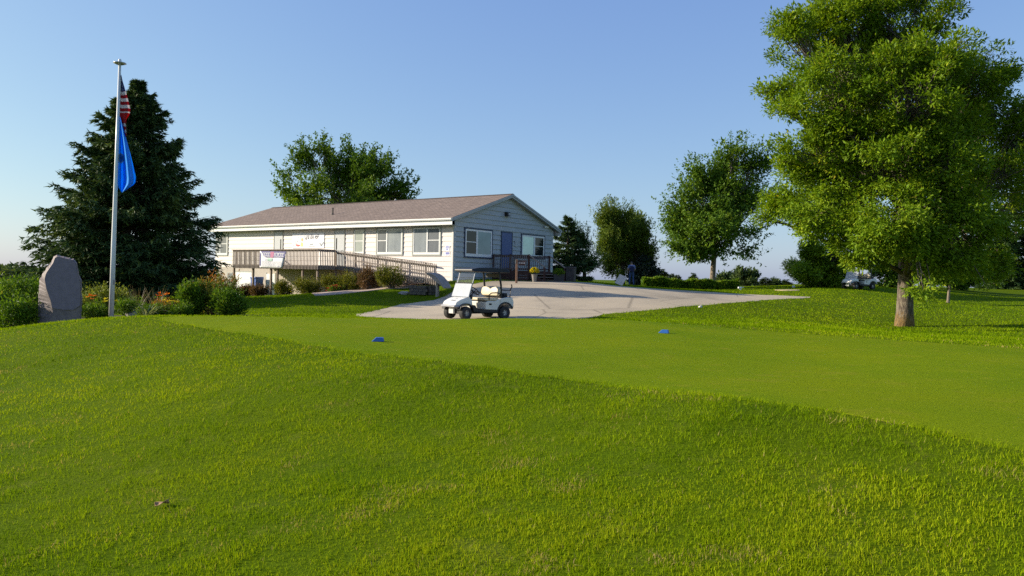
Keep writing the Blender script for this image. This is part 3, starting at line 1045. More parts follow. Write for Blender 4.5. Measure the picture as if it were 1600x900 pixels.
def stroke(mb, fn, pts, wd_, off):
    """flat printed line through points on a wall"""
    for (s0, z0), (s1, z1) in zip(pts[:-1], pts[1:]):
        L = math.hypot(s1 - s0, z1 - z0) + 1e-6
        nx, nz = -(z1 - z0) / L * wd_ / 2, (s1 - s0) / L * wd_ / 2
        ex, ez = (s1 - s0) / L * wd_ * 0.3, (z1 - z0) / L * wd_ * 0.3
        c = [(s0 - ex + nx, z0 - ez + nz), (s0 - ex - nx, z0 - ez - nz), (s1 + ex - nx, z1 + ez - nz), (s1 + ex + nx, z1 + ez + nz)]
        mb.hexa([fn(p_, q_, off) for p_, q_ in c] + [fn(p_, q_, off + 0.002) for p_, q_ in c])


a, b_, z0, z1 = fspan(457.2, 507.0, 364.2, 387.6)
ww, hh = b_ - a, z1 - z0
bn = MB()
flat(bn, F_, a, b_, z0, z1, 0.035, 0.048)
o = on_wall('banner', 'white wall banner with red and yellow artwork and black handwritten lettering above the deck', 'banner', bn.build('banner', M_PAPER))


def bpt(x_, y_):                       # position on the banner, x to the right and y up, 0..1
    return (a + ww * x_, z0 + hh * y_)


pm = {n_: plain('banner_' + n_, c_, 0.6) for n_, c_ in (('red', (0.55, 0.10, 0.09)), ('pink', (0.75, 0.35, 0.33)), ('yellow', (0.80, 0.66, 0.22)), ('orange', (0.72, 0.42, 0.20)), ('grey', (0.30, 0.33, 0.34)), ('teal', (0.45, 0.66, 0.62)))}


def blot(name, mat, x0, y0, x1, y1, n=9, jag=0.25):
    mb = MB()
    cx, cy = (x0 + x1) / 2, (y0 + y1) / 2
    ring = []
    for i_ in range(n):
        an = 2 * PI * i_ / n
        k_ = 1 - jag * random.random()
        ring.append(bpt(cx + (x1 - x0) / 2 * math.cos(an) * k_, cy + (y1 - y0) / 2 * math.sin(an) * k_))
    vs = [F_(p_, q_, 0.050) for p_, q_ in ring] + [F_(p_, q_, 0.052) for p_, q_ in ring]
    mb.add(vs, [tuple(range(n)), tuple(range(2 * n - 1, n - 1, -1))] + [(i_, (i_ + 1) % n, (i_ + 1) % n + n, i_ + n) for i_ in range(n)])
    return mb.build(name, mat, o)


blot('red_print', pm['red'], 0.12, 0.10, 0.27, 0.26)
blot('red_print', pm['pink'], 0.10, 0.14, 0.17, 0.34)
blot('yellow_print', pm['yellow'], 0.27, 0.08, 0.36, 0.40)
blot('orange_print', pm['orange'], 0.28, 0.42, 0.36, 0.72)
blot('teal_print', pm['teal'], 0.16, 0.66, 0.22, 0.78)
blot('teal_print', pm['teal'], 0.08, 0.30, 0.11, 0.55)
blot('grey_print', pm['grey'], 0.01, 0.13, 0.07, 0.19)
blot('grey_print', pm['grey'], 0.15, 0.42, 0.20, 0.50)
tx = MB()
for pts in ([(0.40, 0.80), (0.42, 0.60), (0.45, 0.62), (0.47, 0.82), (0.45, 0.55)], [(0.50, 0.82), (0.50, 0.62), (0.53, 0.66)], [(0.53, 0.84), (0.53, 0.62)],
            [(0.59, 0.80), (0.58, 0.64), (0.62, 0.64), (0.62, 0.82), (0.60, 0.88)], [(0.64, 0.64), (0.66, 0.82), (0.68, 0.62)],
            [(0.78, 0.80), (0.73, 0.78), (0.72, 0.68), (0.76, 0.62), (0.81, 0.68), (0.80, 0.78)], [(0.72, 0.72), (0.84, 0.76)], [(0.80, 0.86), (0.84, 0.84)]):
    stroke(tx, F_, [bpt(*p_) for p_ in pts], 0.045, 0.050)
tx.build('lettering', M_INK, o)
tx = MB()
stroke(tx, F_, [bpt(0.87, 0.32), bpt(0.915, 0.16), bpt(0.985, 0.36)], 0.10, 0.050)
stroke(tx, F_, [bpt(0.57, 0.22), bpt(0.66, 0.26)], 0.08, 0.050)
stroke(tx, F_, [bpt(0.53, 0.10), bpt(0.72, 0.11)], 0.035, 0.050)
tx.build('logo', pm['grey'], o)

for (u0, u1, v0, v1, lab, kind_) in ((695.6, 702.8, 383.8, 392.0, 'upper white notice with small blue lines on the cream wall by the corner', 0), (695.6, 703.0, 393.4, 399.4, 'lower white notice with a blue block on the cream wall by the corner', 1)):
    a, b_, z0, z1 = fspan(u0, u1, v0, v1)
    bn = MB()
    flat(bn, F_, a, b_, z0, z1, 0.030, 0.036)
    o = on_wall('notice', lab, 'notice', bn.build('notice', M_PAPER), 'notices on the corner')
    pr = MB()
    if kind_ == 0:
        for y_, x0_, x1_, h_ in ((0.80, 0.15, 0.85, 0.05), (0.58, 0.1, 0.9, 0.03), (0.46, 0.15, 0.8, 0.025), (0.18, 0.25, 0.7, 0.05)):
            flat(pr, F_, a + (b_ - a) * x0_, a + (b_ - a) * x1_, z0 + (z1 - z0) * y_, z0 + (z1 - z0) * y_ + h_, 0.037, 0.039)
    else:
        flat(pr, F_, a + (b_ - a) * 0.12, b_ - (b_ - a) * 0.12, z0 + (z1 - z0) * 0.40, z1 - (z1 - z0) * 0.12, 0.037, 0.039)
        flat(pr, F_, a + (b_ - a) * 0.2, b_ - (b_ - a) * 0.2, z0 + (z1 - z0) * 0.16, z0 + (z1 - z0) * 0.28, 0.037, 0.039)
    pr.build('print', M_PRINT, o)
a, b_, z0, z1 = fspan(804.2, 808.4, 374.8, 385.2, 0, 0.0, 1)
bn = MB()
flat(bn, Gb, a, b_, z0, z1, 0.046, 0.056)
M_PALESIGN = paint('pale_sign', (0.45, 0.47, 0.50), rough=0.5, var=0.05, scale=9)
o = on_wall('door_sign', 'pale upright sign on the slate gable wall beside the blue door', 'sign', bn.build('door_sign', M_PALESIGN))
pr = MB()
for i_ in range(5):
    flat(pr, Gb, a + 0.05, b_ - 0.05 - 0.04 * (i_ % 2), z0 + (z1 - z0) * (0.14 + 0.16 * i_), z0 + (z1 - z0) * (0.20 + 0.16 * i_), 0.057, 0.059)
pr.build('print', M_SLATE, o)

# ------------------------------------------------------------------ deck and ramp on the long side
M_DECK = paint('weathered_timber', (0.25, 0.195, 0.155), rough=0.8, var=0.3, scale=5, stretch=(2, 2, 0.5), bump=0.3, bscale=30, spec=0.2)
M_DECK2 = paint('grey_timber', (0.30, 0.255, 0.22), rough=0.8, var=0.25, scale=5, stretch=(2, 2, 0.5), bump=0.3, bscale=30, spec=0.2)
deck = thing('deck', 'weathered brown timber deck with baluster railing and long ramp along the cream wall', 'deck', HO, HR)
XL, XR, YF, YR = -15.65, -7.53, -3.0, -1.73
RT = 2.95
MB().span((XL, YF + 0.06, 1.86), (XR, -0.03, 2.0)).build('joists', M_DECK, deck)
y = YF + 0.03
while y < -0.12:
    MB().span((XL, y, 2.002), (XR, y + 0.135, 2.06)).build('deck_board', M_DECK2, deck)
    y += 0.142
MB().span((XL - 0.01, YF + 0.012, 1.84), (XR + 0.01, YF + 0.055, 2.0)).build('rim_board', M_DECK, deck)
MB().span((XR + 0.004, YF + 0.06, 1.84), (XR + 0.044, YR, 2.0)).build('rim_board', M_DECK, deck)
MB().span((XL - 0.06, YF - 0.07, RT), (XR + 0.06, YF + 0.07, RT + 0.04)).build('top_rail', M_DECK, deck)
MB().span((XR - 0.07, YF + 0.072, RT + 0.002), (XR + 0.07, YR - 0.02, RT + 0.042)).build('top_rail', M_DECK, deck)
MB().span((XL - 0.06, YF + 0.072, RT + 0.002), (XL + 0.08, -0.05, RT + 0.042)).build('top_rail', M_DECK, deck)
MB().span((XL, YF + 0.012, RT - 0.09), (XR, YF + 0.05, RT - 0.002)).build('rail', M_DECK, deck)
MB().span((XR - 0.02, YF + 0.07, RT - 0.09), (XR + 0.02, YR - 0.02, RT - 0.002)).build('rail', M_DECK, deck)
bal = MB().span((-0.019, -0.019, 0), (0.019, 0.019, 1.12)).build('baluster', M_DECK2, deck)
bal.location = (XL + 0.05, YF - 0.012, 1.825)
bmesh_ = bal.data


def baluster(x_, y_, z_, sz=1.0, me_=None, par=None):
    o_ = bpy.data.objects.new('baluster', me_ or bmesh_)
    COL.objects.link(o_)
    o_.parent = par or deck
    o_.location = (x_, y_, z_)
    o_.scale = (1, 1, sz)
    return o_


x = XL + 0.05 + 0.128
while x < XR + 0.02:
    baluster(x, YF - 0.012, 1.825 + random.uniform(-0.006, 0.006))
    x += 0.128
y = YF + 0.12
while y < YR - 0.05:
    baluster(XR + 0.064, y, 1.825)
    baluster(XL - 0.03, y, 1.825)
    y += 0.128
while y < -0.1:
    baluster(XL - 0.03, y, 1.825)
    y += 0.128
for u_ in (365.5, 395.4, 423.4, 433.4, 472.6, 496):
    p = hp(u_, 440, 1, YF + 0.16)
    g = HM @ Vector((p.x, p.y, 0))
    MB().span((-0.055, -0.055, H(g.x, g.y) - 0.2), (0.055, 0.055, 1.858)).build('post', M_DECK, deck, loc=(p.x, YF + 0.16, 0))
for x_ in (XR - 0.05,):
    MB().span((x_ - 0.05, YR + 0.03, -0.1), (x_ + 0.05, YR + 0.13, RT + 0.02)).build('post', M_DECK, deck)
# ramp
RE, ZE = 0.35, 1.30


def rz(x_):
    return FLOOR + (ZE - FLOOR) * (x_ - XR) / (RE - XR)


c = []
for dz in (-0.16, -0.06):
    c += [(XR, YR + 0.04, rz(XR) + dz), (RE, YR + 0.04, rz(RE) + dz), (RE, -0.35, rz(RE) + dz), (XR, -0.35, rz(XR) + dz)]
MB().hexa(c).build('ramp_frame', M_DECK, deck)
x = XR + 0.01
while x < RE - 0.1:
    c = []
    for dz in (-0.058, 0.0):
        c += [(x, YR + 0.02, rz(x) + dz), (x + 0.135, YR + 0.02, rz(x + 0.135) + dz), (x + 0.135, -0.33, rz(x + 0.135) + dz), (x, -0.33, rz(x) + dz)]
    MB().hexa(c).build('deck_board', M_DECK2, deck)
    x += 0.142
for y_, h0, h1, wd_ in ((YR - 0.01, 0.80, 0.84, 0.12), (YR + 0.03, 0.70, 0.79, 0.04), (YR + 0.03, -0.02, 0.06, 0.04), (-0.30, 0.80, 0.84, 0.1), (-0.30, 0.30, 0.38, 0.04)):
    c = []
    re_ = RE if y_ < -1 else RE - 1.6
    for h_ in (h0, h1):
        c += [(XR + 0.05, y_ - wd_ / 2, rz(XR) + h_), (re_, y_ - wd_ / 2, rz(re_) + h_), (re_, y_ + wd_ / 2, rz(re_) + h_), (XR + 0.05, y_ + wd_ / 2, rz(XR) + h_)]
    MB().hexa(c).build('top_rail' if wd_ > 0.09 else 'rail', M_DECK2, deck)
x = XR + 0.16
while x < RE:
    baluster(x, YR - 0.012, rz(x) - 0.19, 1.0)
    x += 0.128
x = XR + 0.1
while x < RE - 1.5:
    MB().span((-0.04, -0.04, -0.5), (0.04, 0.04, 0.80)).build('post', M_DECK2, deck, loc=(x, -0.25, rz(x)))
    x += 1.9
for x_ in (XR + 1.6, XR + 3.6, XR + 5.6, RE - 0.1):
    MB().span((-0.045, -0.045, -1.2), (0.045, 0.045, -0.17)).build('post', M_DECK, deck, loc=(x_, YR + 0.12, rz(x_)))

# second banner, hung on the deck rail
M_VIN = paint('white_vinyl', (0.80, 0.80, 0.83), rough=0.5, var=0.04, scale=6)
M_BLUE = plain('banner_blue', (0.055, 0.05, 0.24), 0.5)
M_MAUVE = plain('banner_mauve', (0.45, 0.12, 0.26), 0.5)
M_VGREY = plain('banner_type', (0.36, 0.36, 0.46), 0.6)
M_VGREEN = plain('banner_green', (0.35, 0.55, 0.47), 0.6)


def Dk(s, z, o):
    return (s, YF - 0.036 - o, z)


def dspan(u, v):
    p_ = hp(u, v, 1, YF - 0.05)
    return p_.x, p_.z


c4 = [dspan(405.8, 417.8), dspan(440.6, 418.8), dspan(447.0, 393.0), dspan(406.4, 392.4)]
n_ = 12
vs, fs = [], []
for j_ in range(n_ + 1):
    for i_ in range(n_ + 1):
        s_, t_ = i_ / n_, j_ / n_
        x_ = (c4[0][0] * (1 - s_) + c4[1][0] * s_) * (1 - t_) + (c4[3][0] * (1 - s_) + c4[2][0] * s_) * t_
        z_ = (c4[0][1] * (1 - s_) + c4[1][1] * s_) * (1 - t_) + (c4[3][1] * (1 - s_) + c4[2][1] * s_) * t_
        vs.append(Dk(x_, z_, 0.014 + 0.010 * math.sin(9 * s_ + 2 * t_)))
for j_ in range(n_):
    for i_ in range(n_):
        q0 = j_ * (n_ + 1) + i_
        fs.append((q0, q0 + 1, q0 + n_ + 2, q0 + n_ + 1))
mb = MB().add(vs, fs)
o = mb.build('rail_banner', M_VIN, smooth=True)
md = o.modifiers.new('thick', 'SOLIDIFY')
md.thickness = 0.004
on_wall('rail_banner', 'white and dark blue vinyl banner hung on the outside of the deck railing', 'banner', o)


def rb(s_, t_):
    return ((c4[0][0] * (1 - s_) + c4[1][0] * s_) * (1 - t_) + (c4[3][0] * (1 - s_) + c4[2][0] * s_) * t_,
            (c4[0][1] * (1 - s_) + c4[1][1] * s_) * (1 - t_) + (c4[3][1] * (1 - s_) + c4[2][1] * s_) * t_)


def rpoly(name, mat, pts, off=0.030, th=0.002):
    q_ = [rb(*p_) for p_ in pts]
    m_ = len(q_)
    vs_ = [Dk(x_, z_, off) for x_, z_ in q_] + [Dk(x_, z_, off + th) for x_, z_ in q_]
    return MB().add(vs_, [tuple(range(m_)), tuple(range(2 * m_ - 1, m_ - 1, -1))] + [(k_, (k_ + 1) % m_, (k_ + 1) % m_ + m_, k_ + m_) for k_ in range(m_)]).build(name, mat, o)


rpoly('blue_band', M_BLUE, [(0.03, 1.0), (1.0, 1.0), (1.0, 0.63), (0.23, 0.63)])
rpoly('blue_band', M_BLUE, [(0.0, 0.95), (0.0, 0.10), (0.05, 0.10), (0.05, 0.82)])
rpoly('mauve_print', M_MAUVE, [(0.42, 0.97), (0.56, 0.97), (0.56, 0.62), (0.44, 0.62)], 0.0325)
tx = MB()
for x0_, x1_ in ((0.13, 0.19), (0.21, 0.27), (0.29, 0.34), (0.36, 0.41), (0.59, 0.61), (0.64, 0.70), (0.72, 0.74), (0.76, 0.82), (0.84, 0.88), (0.90, 0.95)):
    stroke(tx, Dk, [rb(x0_, 0.90), rb(x0_, 0.71), rb(x1_, 0.71)], 0.032, 0.033)
    stroke(tx, Dk, [rb(x0_, 0.90), rb(x1_, 0.90), rb(x1_, 0.82)], 0.028, 0.033)
tx.build('lettering', M_VIN, o)
tx = MB()
for j_ in range(7):
    y_ = 0.50 - j_ * 0.065
    x_ = 0.10 if j_ > 1 else 0.22
    while x_ < (0.90 if j_ > 1 else 0.40):
        l_ = random.uniform(0.03, 0.10)
        stroke(tx, Dk, [rb(x_, y_), rb(x_ + l_, y_)], 0.022, 0.030)
        x_ += l_ + 0.03
tx.build('lettering', M_VGREY, o)
rpoly('green_print', M_VGREEN, [(0.33, 0.57), (0.52, 0.57), (0.52, 0.42), (0.33, 0.42)])
rpoly('logo', M_VGREY, [(0.80, 0.12), (0.86, 0.14), (0.87, 0.05), (0.81, 0.03)])

# ------------------------------------------------------------------ porch at the gable end
M_RED = paint('red_brown_timber', (0.075, 0.035, 0.027), rough=0.7, var=0.3, scale=5, stretch=(2, 2, 0.5), bump=0.2, bscale=30, spec=0.3)
M_GREYBAL = paint('grey_baluster', (0.22, 0.20, 0.20), rough=0.7, var=0.2, scale=5)
porch = thing('porch', 'dark red brown timber porch with railing and steps below the blue door', 'porch', HO, HR)
PY0 = hp(769.5, 410, 0, 0.0).y                      # the side railing leaves the wall beside the window
PX = hp(827.5, 405, 1, PY0).x
PY1 = hp(860, 410, 0, PX).y
SY0, SY1 = PY0, PY1
PF, PT = 2.0, 2.86
y = PY0
x = 0.06
while x < PX - 0.1:
    MB().span((x, PY0, PF - 0.035), (x + 0.135, PY1, PF)).build('deck_board', M_RED, porch)
    x += 0.142
MB().span((0.05, PY0 + 0.03, PF - 0.24), (PX - 0.03, PY1 - 0.03, PF - 0.038)).build('joists', M_RED, porch)
MB().span((PX - 0.028, PY0, PF - 0.26), (PX + 0.012, PY1, PF - 0.002)).build('rim_board', M_RED, porch)
MB().span((0.05, PY0 - 0.04, PF - 0.26), (PX + 0.012, PY0 - 0.002, PF - 0.002)).build('rim_board', M_RED, porch)
k = 0
z = 1.16
while z < PF - 0.3:
    MB().span((PX - 0.06, PY0 + 0.02, z), (PX - 0.03, PY1 - 0.02, z + 0.135)).build('skirt_board', M_RED, porch)
    MB().span((0.06, PY0 - 0.03, z), (PX - 0.07, PY0 - 0.003, z + 0.135)).build('skirt_board', M_RED, porch)
    z += 0.145
for (a_, b2) in (((PX - 0.05, PY0, 0), (0.05, PY0, 0)), ((0.1, PY1 - 0.04, 0), (PX - 0.05, PY1 - 0.04, 0))):
    for nm, hz, w1, w2 in (('top_rail', PT + 0.02, 0.13, 0.04), ('rail', PT - 0.06, 0.04, 0.09), ('rail', PF + 0.1, 0.04, 0.08)):
        aa_ = Vector(a_) + Vector((0, 0, hz))
        bb_ = Vector(b2) + Vector((0, 0, hz))
        MB().bar(aa_, bb_, w1, w2).build(nm, M_RED, porch)
pb = MB().span((-0.019, -0.019, 0), (0.019, 0.019, 0.80)).build('baluster', M_GREYBAL, porch)
pb.location = (0.15, PY0 - 0.03, PF + 0.06)
x = 0.15 + 0.135
while x < PX - 0.1:
    baluster(x, PY0 - 0.03, PF + 0.06, 1.0, pb.data, porch)
    x += 0.135
x = 0.15
while x < PX - 0.1:
    baluster(x, PY1 - 0.08, PF + 0.06, 1.0, pb.data, porch)
    x += 0.135
for x_, y_ in ((PX - 0.05, PY0), (PX * 0.5, PY0), (PX - 0.05, PY1 - 0.04), (0.1, PY1 - 0.04), (0.1, PY0)):
    MB().span((x_ - 0.048, y_ - 0.048, 1.1), (x_ + 0.048, y_ + 0.048, PT + 0.06)).build('post', M_RED, porch)
NS = 4
gz = 1.34
for i_ in range(NS):
    zt = PF - (i_ + 1) * (PF - gz) / (NS + 0.0) + 0.0
    if i_ == NS - 1:
        break
    x0 = PX + 0.02 + i_ * 0.30
    MB().span((x0, SY0 + 0.06, zt - 0.045), (x0 + 0.31, SY1 - 0.06, zt)).build('step', M_DECK, porch)
    MB().span((x0, SY0 + 0.07, zt - 0.17), (x0 + 0.02, SY1 - 0.07, zt - 0.046)).build('riser', M_RED, porch)
for y_ in (SY0, SY1 - 0.02):
    MB().bar((PX, y_, PF - 0.14), (PX + 1.0, y_, gz - 0.10), 0.045, 0.26).build('stringer', M_RED, porch)
    MB().bar((PX - 0.02, y_, PT + 0.02), (PX + 1.05, y_, gz + 0.86), 0.10, 0.045).build('stair_rail', M_DECK, porch)
    MB().span((PX + 0.98, y_ - 0.045, gz - 0.2), (PX + 1.07, y_ + 0.045, gz + 0.84)).build('post', M_RED, porch)
# ------------------------------------------------------------------ foliage builders
def unit(a):
    return a / (np.linalg.norm(a, axis=-1, keepdims=True) + 1e-9)


def leaves(P, A, N, L, Wd, rnd, fold=0.0, tri=False):
    """one diamond leaf per row: P base, A direction, N face normal"""
    n = len(P)
    A = unit(A)
    S = unit(np.cross(N, A))
    N = np.cross(A, S)
    L, Wd = np.broadcast_to(L, n)[:, None], np.broadcast_to(Wd, n)[:, None]
    if tri:
        V = np.stack([P - S * Wd * 0.5, P + S * Wd * 0.5, P + A * L], 1).reshape(-1, 3)
        return V, np.arange(n)[:, None] * 3 + np.array([[0, 1, 2]]), np.repeat(rnd, 3)
    V = np.stack([P, P + A * L * 0.45 + S * Wd * 0.5 + N * L * fold, P + A * L, P + A * L * 0.45 - S * Wd * 0.5 + N * L * fold], 1).reshape(-1, 3)
    k = np.arange(n)[:, None] * 4
    return V, k + np.array([[0, 1, 2, 3]]), np.repeat(rnd, 4)


def sphere(n):
    return unit(rng.normal(size=(n, 3)))


def sample_lobes(lobes, n, inner=0.45):
    """points in the outer part of a union of ellipsoids; lobes rows = cx cy cz rx ry rz"""
    L = np.array(lobes, float)
    wgt = (L[:, 3] * L[:, 4] * L[:, 5]) ** (2 / 3)
    k = rng.choice(len(L), n, p=wgt / wgt.sum())
    d = sphere(n)
    rad_ = inner + (1 - inner) * rng.random(n) ** 0.6
    return L[k, :3] + d * L[k, 3:] * rad_[:, None], d, k, rad_


def deciduous(name, label, cat, base, lobes, n_cl, per, lsize, mat, bark, tr=0.3, crad=0.5, upness=0.2, droop=0.3, aspect=0.45, group=None, flat=0.7, inner=0.45, lean=(0, 0), fork=0.5, spiky=0.0, limbs=True, stretch=0.0, bough=8, bs=0.95, vz=0.75):
    """tapered trunk, limbs to the lobes of the crown, twigs to the leaf clumps, leaves around the twigs"""
    base = Vector(base)
    t_ = thing(name, label, cat, base, 0, group)
    b0 = np.array(base)
    lob = np.array(lobes, float)
    lob[:, :3] -= b0
    # boughs first, then flat sprays of leaf clumps along each bough, so that the crown has layers and gaps
    nb_ = max(8, n_cl // bough)
    Bc, Bd, Bk_, rd = sample_lobes(lob, nb_, inner)
    ii = np.repeat(np.arange(nb_), bough)
    outw = Bd[ii].copy()
    outw[:, 2] *= 0.35
    C = Bc[ii] - outw * crad * bs * 0.5 + sphere(len(ii)) * (rng.random((len(ii), 1)) ** 0.4) * np.array([1.35, 1.35, vz]) * crad * bs
    D, K, rd = Bd[ii], Bk_[ii], rd[ii]
    ok = C[:, 2] > 0.15
    C, D, K, rd = C[ok], D[ok], K[ok], rd[ok]
    n_cl = len(C)
    top = lob[:, 2].max()
    low = (lob[:, 2] - lob[:, 5]).min()
    cx, cy = lob[:, 0].mean(), lob[:, 1].mean()
    # trunk
    mb = MB()
    hf = max(low + (top - low) * fork, 0.5)
    pts, rs = [], []
    for i_ in range(12):
        f_ = i_ / 11
        flare = 0.28 * math.exp(-f_ * 14)
        pts.append((lean[0] * f_ + cx * f_ ** 2 * 0.7 + 0.06 * tr * math.sin(5 * f_), lean[1] * f_ + cy * f_ ** 2 * 0.7, -0.15 + f_ * (hf + 0.15)))
        rs.append(tr * (1 - 0.5 * f_) * (1 + flare))
    mb.tube(pts, rs, 12)
    axis_ = np.array(pts)
    twig0 = []
    if limbs:
        for i_, l_ in enumerate(lob):
            f_ = 0.25 + 0.75 * min(1, max(0, (l_[2] - low) / (top - low + 1e-6))) * random.uniform(0.7, 1.0)
            j_ = min(11, max(2, int(f_ * 11)))
            a_ = Vector(axis_[j_])
            e_ = Vector(l_[:3])
            mid = a_.lerp(e_, 0.5) + Vector((0, 0, -0.06 * (e_ - a_).length if e_.z > a_.z else 0.1 * (e_ - a_).length))
            q_ = [a_, a_.lerp(mid, 0.5) + Vector((0, 0, 0.02)), mid, mid.lerp(e_, 0.55), e_]
            r0 = rs[j_] * 0.45
            if l_[2] < low + (top - low) * 0.14:
                a_ = Vector(axis_[8])
                mid = a_.lerp(e_, 0.6) + Vector((0, 0, 0.35))
                q_ = [a_, a_.lerp(mid, 0.5) + Vector((0, 0, 0.2)), mid, mid.lerp(e_, 0.55), e_]
                r0 = 0.05
            mb.tube(q_, [r0, r0 * 0.75, r0 * 0.55, r0 * 0.38, r0 * 0.15], 6)
            twig0.append((np.array(mid), np.array(e_)))
    tk = mb.build('trunk', bark, t_, smooth=True)
    if limbs:
        tb = MB()
        for i_ in range(0, n_cl, 2):
            a_, e_ = twig0[K[i_]]
            s_ = a_ + (e_ - a_) * random.uniform(0.2, 1.0)
            m_ = (s_ + C[i_]) / 2 + rng.normal(0, 0.05, 3)
            r0 = 0.012 + 0.012 * tr * 3
            tb.tube([s_, m_, C[i_]], [r0, r0 * 0.7, r0 * 0.3], 3, cap=False)
        tb.build('branches', bark, t_)
    # leaves
    tone = rng.normal(0, 0.11, n_cl)
    idx = np.repeat(np.arange(n_cl), per)
    n = len(idx)
    out = unit(C - np.array([cx, cy, low + (top - low) * 0.35]))
    ax = unit(out[idx] * (1 - upness) + np.array([0, 0, upness * 1.6]) + rng.normal(0, 0.25, (n, 3)))
    axc = unit(out * (1 - upness) + np.array([0, 0, upness * 1.6]) + rng.normal(0, 0.3, (n_cl, 3)))
    o_ = sphere(n) * (rng.random(n) ** 0.45)[:, None] * crad
    o_[:, 2] *= flat
    if stretch:
        o_ += ax * (rng.uniform(-1, 1.0, n) * crad * stretch)[:, None]
    sz = rng.uniform(0.7, 1.25, n_cl)[idx]
    Pl = C[idx] + o_ * sz[:, None]
    if spiky:
        sp = rng.random(n) < spiky
        Pl = np.where(sp[:, None], C[idx] + axc[idx] * (rng.random(n) * crad * 3.0)[:, None] + rng.normal(0, 0.13 * crad, (n, 3)), Pl)
    A = ax * 0.5 + unit(o_) * 0.6 + rng.normal(0, 0.45, (n, 3)) + np.array([0, 0, -droop])
    Nn = np.array([0, 0, 0.9]) + out[idx] * 0.5 + rng.normal(0, 0.5, (n, 3))
    L_ = lsize * rng.uniform(0.65, 1.3, n)
    V_, F_l, R_ = leaves(Pl, A, Nn, L_, L_ * aspect, np.clip(0.45 + tone[idx] + rng.normal(0, 0.16, n), 0, 1), fold=0.06)
    nmesh('crown', V_, F_l, mat, t_, rnd=R_)
    return t_


def px_lobes(rows, d, zoom=1.0):
    """crown lobes from (u, v, half width, half height, depth offset in metres) as seen from the tee"""
    out = []
    for u, v, ru, rv, dd in rows:
        p = W(u, v, d + dd)
        k_ = (d + dd) / F
        out.append((p.x, p.y, p.z, ru * k_, (ru + rv) / 2 * k_ * 0.9, rv * k_))
    return out


def conifer(name, label, cat, base, h, prof, mat, bark, nb=320, tw=16, ns=7, sl=0.26, sw=0.055, droop=0.25, group=None, tr=0.2, z0=0.05, tipup=0.25, jit=0.18, lean=0.0):
    """spruce: whorls of drooping boughs carrying sprays of needles; prof(f) = bough length at height fraction f"""
    t_ = thing(name, label, cat, base, 0, group)
    mb = MB()
    mb.tube([(0, 0, -0.2), (0, 0, h * 0.5), (lean * 0.5, 0, h * 0.98)], [tr * 1.2, tr * 0.7, 0.015], 8)
    f_ = z0 + (1 - z0) * (1 - np.sqrt(rng.random(nb))) if nb < 60 else np.concatenate([z0 + (1 - z0) * rng.random(int(nb * 0.55)), z0 + (1 - z0) * (1 - np.sqrt(rng.random(nb - int(nb * 0.55))))])
    f_ = np.round(f_ * h / 0.36) * 0.36 / h + rng.normal(0, 0.05 / h, nb)
    f_ = np.clip(f_, z0, 0.985)
    az = rng.uniform(0, 2 * PI, nb)
    ln = np.array([prof(x_) for x_ in f_]) * rng.uniform(1 - 1.6 * jit, 1 + jit, nb)
    PV, AV, NV, RV, LV, WV = [], [], [], [], [], []
    for i_ in range(nb):
        L_ = max(0.12, ln[i_])
        d = np.array([math.cos(az[i_]), math.sin(az[i_]), 0])
        s_ = np.array([-d[1], d[0], 0])
        up0 = 0.45 * max(0, f_[i_] - 0.55) * 2 - droop * (1 - f_[i_])
        def pos(t):
            t = np.asarray(t)[:, None]
            return np.array([lean * f_[i_], 0, f_[i_] * h]) + d * L_ * t + np.array([0, 0, 1.0]) * L_ * (up0 * t - droop * 0.5 * t * t + tipup * t ** 4)
        tp = pos([0, 0.35, 0.7, 1.0])
        if f_[i_] > 0.03:
            mb.tube([tuple(x_) for x_ in tp], [0.03 * L_ / 3 + 0.008, 0.02 * L_ / 3 + 0.006, 0.008, 0.003], 3, cap=False)
        n_t = max(5, int(tw * (0.35 + 0.65 * L_ / (ln.max() + 1e-6))))
        tt = 0.12 + 0.88 * rng.random(n_t) ** 0.75
        pb_ = pos(tt)
        sg = np.where(rng.random(n_t) < 0.5, 1, -1)
        tl = (0.10 + 0.36 * (1 - tt) + 0.05) * L_ * rng.uniform(0.6, 1.1, n_t)
        tl = np.minimum(tl, 0.75)
        td = unit(d * (0.75 + 0.5 * rng.random((n_t, 1))) + s_ * (sg * rng.uniform(0.3, 1.1, n_t))[:, None] + np.array([0, 0, 1.0]) * rng.uniform(-0.42, 0.06, (n_t, 1)))
        m_ = n_t * ns
        k_ = np.repeat(np.arange(n_t), ns)
        q_ = rng.random(m_)
        Pp = pb_[k_] + td[k_] * (tl[k_] * q_)[:, None] + np.array([0, 0, -0.10]) * (tl[k_] * q_ ** 2)[:, None]
        Aa = td[k_] * 0.9 + rng.normal(0, 0.42, (m_, 3)) + np.array([0, 0, -0.12])
        PV.append(Pp)
        AV.append(Aa)
        NV.append(np.array([0, 0, 1.0]) + rng.normal(0, 0.6, (m_, 3)))
        tone = rng.normal(0, 0.10)
        RV.append(np.clip(0.30 + 0.35 * q_ * (0.4 + 0.6 * tt[k_]) + tone + rng.normal(0, 0.12, m_), 0, 1))
        LV.append(sl * rng.uniform(0.6, 1.2, m_))
        WV.append(sw * rng.uniform(0.7, 1.3, m_))
    mb.build('trunk', bark, t_)
    V_, F_l, R_ = leaves(np.concatenate(PV), np.concatenate(AV), np.concatenate(NV), np.concatenate(LV), np.concatenate(WV) * 1.15, np.concatenate(RV), tri=True)
    nmesh('crown', V_, F_l, mat, t_, rnd=R_)
    return t_


def interp(*pts):
    xs, ys = zip(*pts)
    return lambda f: float(np.interp(f, xs, ys))


